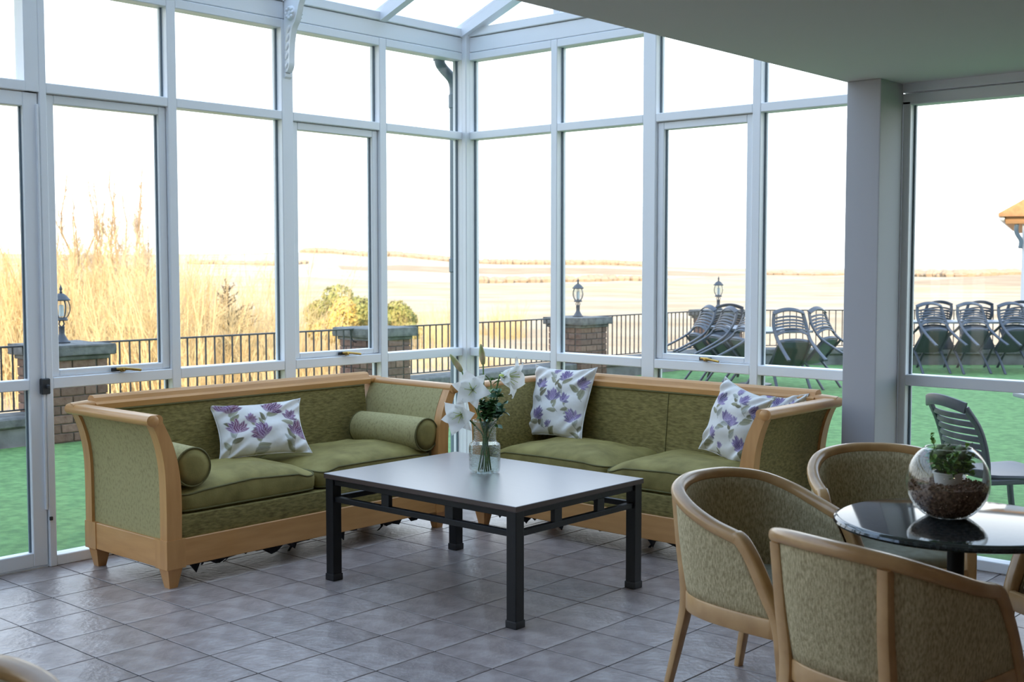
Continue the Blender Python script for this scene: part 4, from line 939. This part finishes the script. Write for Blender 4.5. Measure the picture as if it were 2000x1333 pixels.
def bush_segs(seed, h, R0, n, up=1.0):
    r = np.random.default_rng(seed); S = []
    for k in range(n):
        a = r.uniform(0, 2 * PI); rad = R0 * math.sqrt(r.random()); p_ = np.array([rad * math.cos(a), rad * math.sin(a), 0.0])
        hh = h * r.uniform(.45, 1.0) * (1 - .35 * rad / R0); dr_ = np.array([math.cos(a) * .25 * rad / R0, math.sin(a) * .25 * rad / R0, up]) + r.normal(0, .10, 3); dr_ /= np.linalg.norm(dr_); w = r.uniform(.012, .022) * h / 5
        for q in range(3):
            e_ = p_ + dr_ * hh / 3; S.append((*p_, *e_, w, w * .62))
            for _ in range(4):
                t = r.random(); b = p_ + (e_ - p_) * t; dd = dr_ + r.normal(0, .42, 3); dd[2] = abs(dd[2]) * .9 + .1; dd /= np.linalg.norm(dd); L = hh * r.uniform(.10, .24); c = b + dd * L; S.append((*b, *c, w * .5, w * .22))
                if q: d2 = dd + r.normal(0, .5, 3); d2 /= np.linalg.norm(d2); S.append((*(b + dd * L * .5), *(b + dd * L * .5 + d2 * L * .6), w * .36, w * .18))
            p_ = e_; w *= .62; dr_ = dr_ + r.normal(0, .10, 3); dr_ /= np.linalg.norm(dr_)
    return S
def tree_segs(seed, h, spread, upsweep, nb):
    r = np.random.default_rng(seed); T, S = [], []; p_ = np.zeros(3); w = h * .0125; pts = []
    for k in range(10):
        e_ = p_ + np.array([r.normal(0, .012) * h, r.normal(0, .012) * h, h / 10]); T.append((*p_, *e_, w, w * .87)); pts.append((p_, e_, w)); p_ = e_; w *= .85
    for k in range(nb):
        f = r.uniform(.16, .98); i = min(9, int(f * 10)); b = pts[i][0] + (pts[i][1] - pts[i][0]) * (f * 10 - i); a = r.uniform(0, 2 * PI); L = spread * h * r.uniform(.5, 1.0) * (1.1 - f); dd = np.array([math.cos(a), math.sin(a), upsweep]); dd /= np.linalg.norm(dd); ww = pts[i][2] * .42
        for q in range(3):
            c = b + dd * L / 3; S.append((*b, *c, ww, ww * .7))
            for _ in range(4):
                d2 = dd + r.normal(0, .45, 3); d2[2] = abs(d2[2]); d2 /= np.linalg.norm(d2); L2 = L * r.uniform(.18, .4); bb = b + (c - b) * r.random(); S.append((*bb, *(bb + d2 * L2), max(.008, ww * .45), .006))
                d3 = d2 + r.normal(0, .5, 3); S.append((*(bb + d2 * L2 * .5), *(bb + d2 * L2 * .5 + d3 / np.linalg.norm(d3) * L2 * .6), max(.007, ww * .3), .005))
            b = c; ww *= .68; dd = dd + np.array([0, 0, .12]) + r.normal(0, .12, 3); dd /= np.linalg.norm(dd)
    return T, S
BM = []
for k in range(4):
    me = segmesh('stems', bush_segs(100 + k, 5.0, 2.1, 70)); setmat(me, 'gold' if k % 2 == 0 else 'straw'); BM.append(me)
def place(o, px, d, dz=0.0, s=1.0, rz=0.0):
    lat = (px - 1000) / FPX * d; o.location = W(lat, d, land(lat, d) + dz); o.rotation_euler = (0, 0, rz); o.scale = (s, s, s)
rs = random.Random(12)
spots = []
for k in range(58):
    px = rs.uniform(-90, 560); d = rs.uniform(44, 82); spots.append((px, d, rs.uniform(.8, 1.6) * np.interp(px, [-100, 60, 100, 330, 480, 560], [1.3, 1.3, 1.3, 1.3, 1.25, .75])))
for k in range(26): spots.append((rs.uniform(330, 640), rs.uniform(36, 60), rs.uniform(.45, .75)))
for k in range(26): spots.append((rs.uniform(560, 1010), rs.uniform(62, 130), rs.uniform(.5, .95)))
spots = [(px, d if not 395 < px < 495 else d * .3 + 70, s * (.8 if 395 < px < 495 else 1)) for px, d, s in spots]
th_l = tag(link(bpy.data.objects.new('scrub_thicket', None), None, W(-20, 60, -4.3)), 'dense golden leafless scrub beyond the left railing', 'scrub', None, 'stuff')
th_v = tag(link(bpy.data.objects.new('scrub_thicket', None), None, W(-8, 95, -5.3)), 'low straw coloured scrub in the valley on either side of the corner post', 'scrub', None, 'stuff')
for k, (px, d, s) in enumerate(spots):
    o = inst('scrub_clump', BM[k % 4], None); place(o, px, d, -.15, s, rs.uniform(0, 6)); par = th_l if px < 640 else th_v; o.location = o.location - par.location; o.parent = par
TT = []
for k in range(3):
    T, S = tree_segs(300 + k, 12.0, .26, 2.0, 60); a, b = segmesh('trunk', T, 6), segmesh('branches', S); setmat(a, 'bark'); setmat(b, 'poplar'); TT.append((a, b))
for k, (px, d, s) in enumerate([(122, 72, .93), (141, 74, .98), (160, 76, .80), (182, 73, .78), (205, 78, .98), (222, 75, .97), (246, 74, .92), (258, 70, .74), (275, 73, 1.0), (286, 76, .85), (104, 75, .85), (20, 70, .55), (132, 80, .95), (170, 80, 1.0), (195, 82, .90), (233, 80, 1.05), (266, 80, .98), (296, 78, .8), (113, 70, .7), (215, 70, .75)]):
    o = thing('bare_poplar', 'tall bare poplar rising above the golden thicket at the left', 'tree', group='bare poplars at the left'); place(o, px, d, -.2, s, k * 1.3)
    inst('trunk', TT[k % 3][0], o); c = inst('branches', TT[k % 3][1], o); tag(c, kind='stuff')
T, S = tree_segs(401, 5.0, .50, .6, 44)
o = thing('bare_oak', 'small dark bare tree with spreading branches in the golden thicket', 'tree'); place(o, 446, 58, .1, .98); T, S = [(*q[:6], q[6] * 1.7, q[7] * 1.7) for q in T], [(*q[:6], q[6] * 2.0, q[7] * 2.0) for q in S]; a, b = segmesh('trunk', T, 6), segmesh('branches', S)
obj('trunk', a, 'darkbark', o); tag(obj('branches', b, 'darkbark', o), kind='stuff')
def leafy(seed, n, R3, sz):
    r = np.random.default_rng(seed); lumps = [(r.normal(0, .42, 3) * R3, r.uniform(.35, .6)) for _ in range(12)]; V, F = [], []
    for k in range(n):
        c, q = lumps[int(r.integers(0, 12))]; d = r.normal(0, 1, 3); d /= np.linalg.norm(d); p_ = c + d * q * R3 * r.uniform(.8, 1.0); p_[2] = abs(p_[2] + R3[2] * .75)
        u = r.normal(0, 1, 3); u /= np.linalg.norm(u); v = np.cross(u, d + .01); v /= np.linalg.norm(v); s = sz * r.uniform(.6, 1.3); i = len(V)
        V += [p_ - u * s, p_ + v * s * .6, p_ + u * s, p_ - v * s * .6]; F.append((i, i + 1, i + 2, i + 3))
    return pyd('leaves', V, F)
for lb, px, d, R3, m, sd_, z in [('rounded golden leaved bush behind the left sofa window', 668, 66, (1.35, 1.3, 1.2), 'goldleaf', 1, 1.5), ('dark green tree behind the golden bush', 690, 84, (2.7, 2.0, 1.6), 'evergreen', 2, 1.4),
                                 ('low green tree left of the corner post', 782, 90, (1.8, 1.6, 1.3), 'evergreen', 3, .9), ('green tree top just left of the golden bush', 640, 86, (1.5, 1.4, 1.4), 'evergreen', 4, 1.6)]:
    o = thing('leafy_bush', lb, 'bush'); place(o, px, d, z, 1.0, sd_); c = obj('foliage', leafy(sd_, 7000, np.array(R3), .12), m, o); tag(c, kind='stuff'); obj('trunk', tube([(0, 0, -2.0), (.1, 0, 0), (.1, .1, R3[2])], .12, 6, up=(1, 0, 0)), 'bark', o)
# hedgerows and tree lines on the hills: far, uncountable
def hedgeline(label, pts, n, w, h, seed):
    r = np.random.default_rng(seed); P_ = catmull([(px, d, 0) for px, d in pts], 10); V, F = [], []
    for k in range(n):
        q = P_[int(r.integers(0, len(P_) - 1))]; px = q[0] + r.uniform(-1, 1) * (pts[-1][0] - pts[0][0]) / len(P_); d = q[1] * r.uniform(.99, 1.01); lat = (px - 1000) / FPX * d; c = np.array(W(lat, d, land(lat, d))); s = h * r.uniform(.45, 1.1); i = len(V)
        ring = [(math.cos(a) * w * r.uniform(.6, 1.2), math.sin(a) * w * r.uniform(.6, 1.2)) for a in np.linspace(0, 2 * PI, 7)[:-1]]
        V += [c + np.array([x * .7, y * .7, -.5]) for x, y in ring] + [c + np.array([x, y, s * .5]) for x, y in ring] + [c + np.array([x * .6, y * .6, s * .9]) for x, y in ring] + [c + np.array([0, 0, s])]
        for L in (0, 6): F += [(i + L + j, i + L + (j + 1) % 6, i + L + 6 + (j + 1) % 6, i + L + 6 + j) for j in range(6)]
        F += [(i + 12 + j, i + 12 + (j + 1) % 6, i + 18) for j in range(6)]
    o = obj('hedgerow', pyd('hedge', V, F), 'hedge'); tag(o, label, 'hedgerow', None, 'stuff')
hedgeline('wooded hilltop on the skyline behind the left sofa', [(600, 1420), (680, 1400), (760, 1400), (830, 1380), (900, 1350)], 500, 5, 6, 1)
hedgeline('tree line on the skyline right of the corner post', [(940, 1350), (1060, 1400), (1180, 1420), (1260, 1400)], 420, 5, 6, 2)
hedgeline('thin hedge across the hillside at the left', [(380, 900), (470, 880), (545, 820), (600, 900)], 120, 3, 3, 3)
hedgeline('hedge along the lower fields right of the corner post', [(930, 520), (1050, 560), (1180, 600), (1300, 640)], 130, 3, 3, 4)
hedgeline('woodland strip on the far slope seen through the tall window', [(1770, 760), (1830, 700), (1900, 690), (1990, 820)], 160, 4, 4, 5)
hedgeline('dark hedge line beside the far field right of the column', [(1480, 900), (1560, 880), (1640, 940), (1740, 1000)], 110, 4, 3, 6)
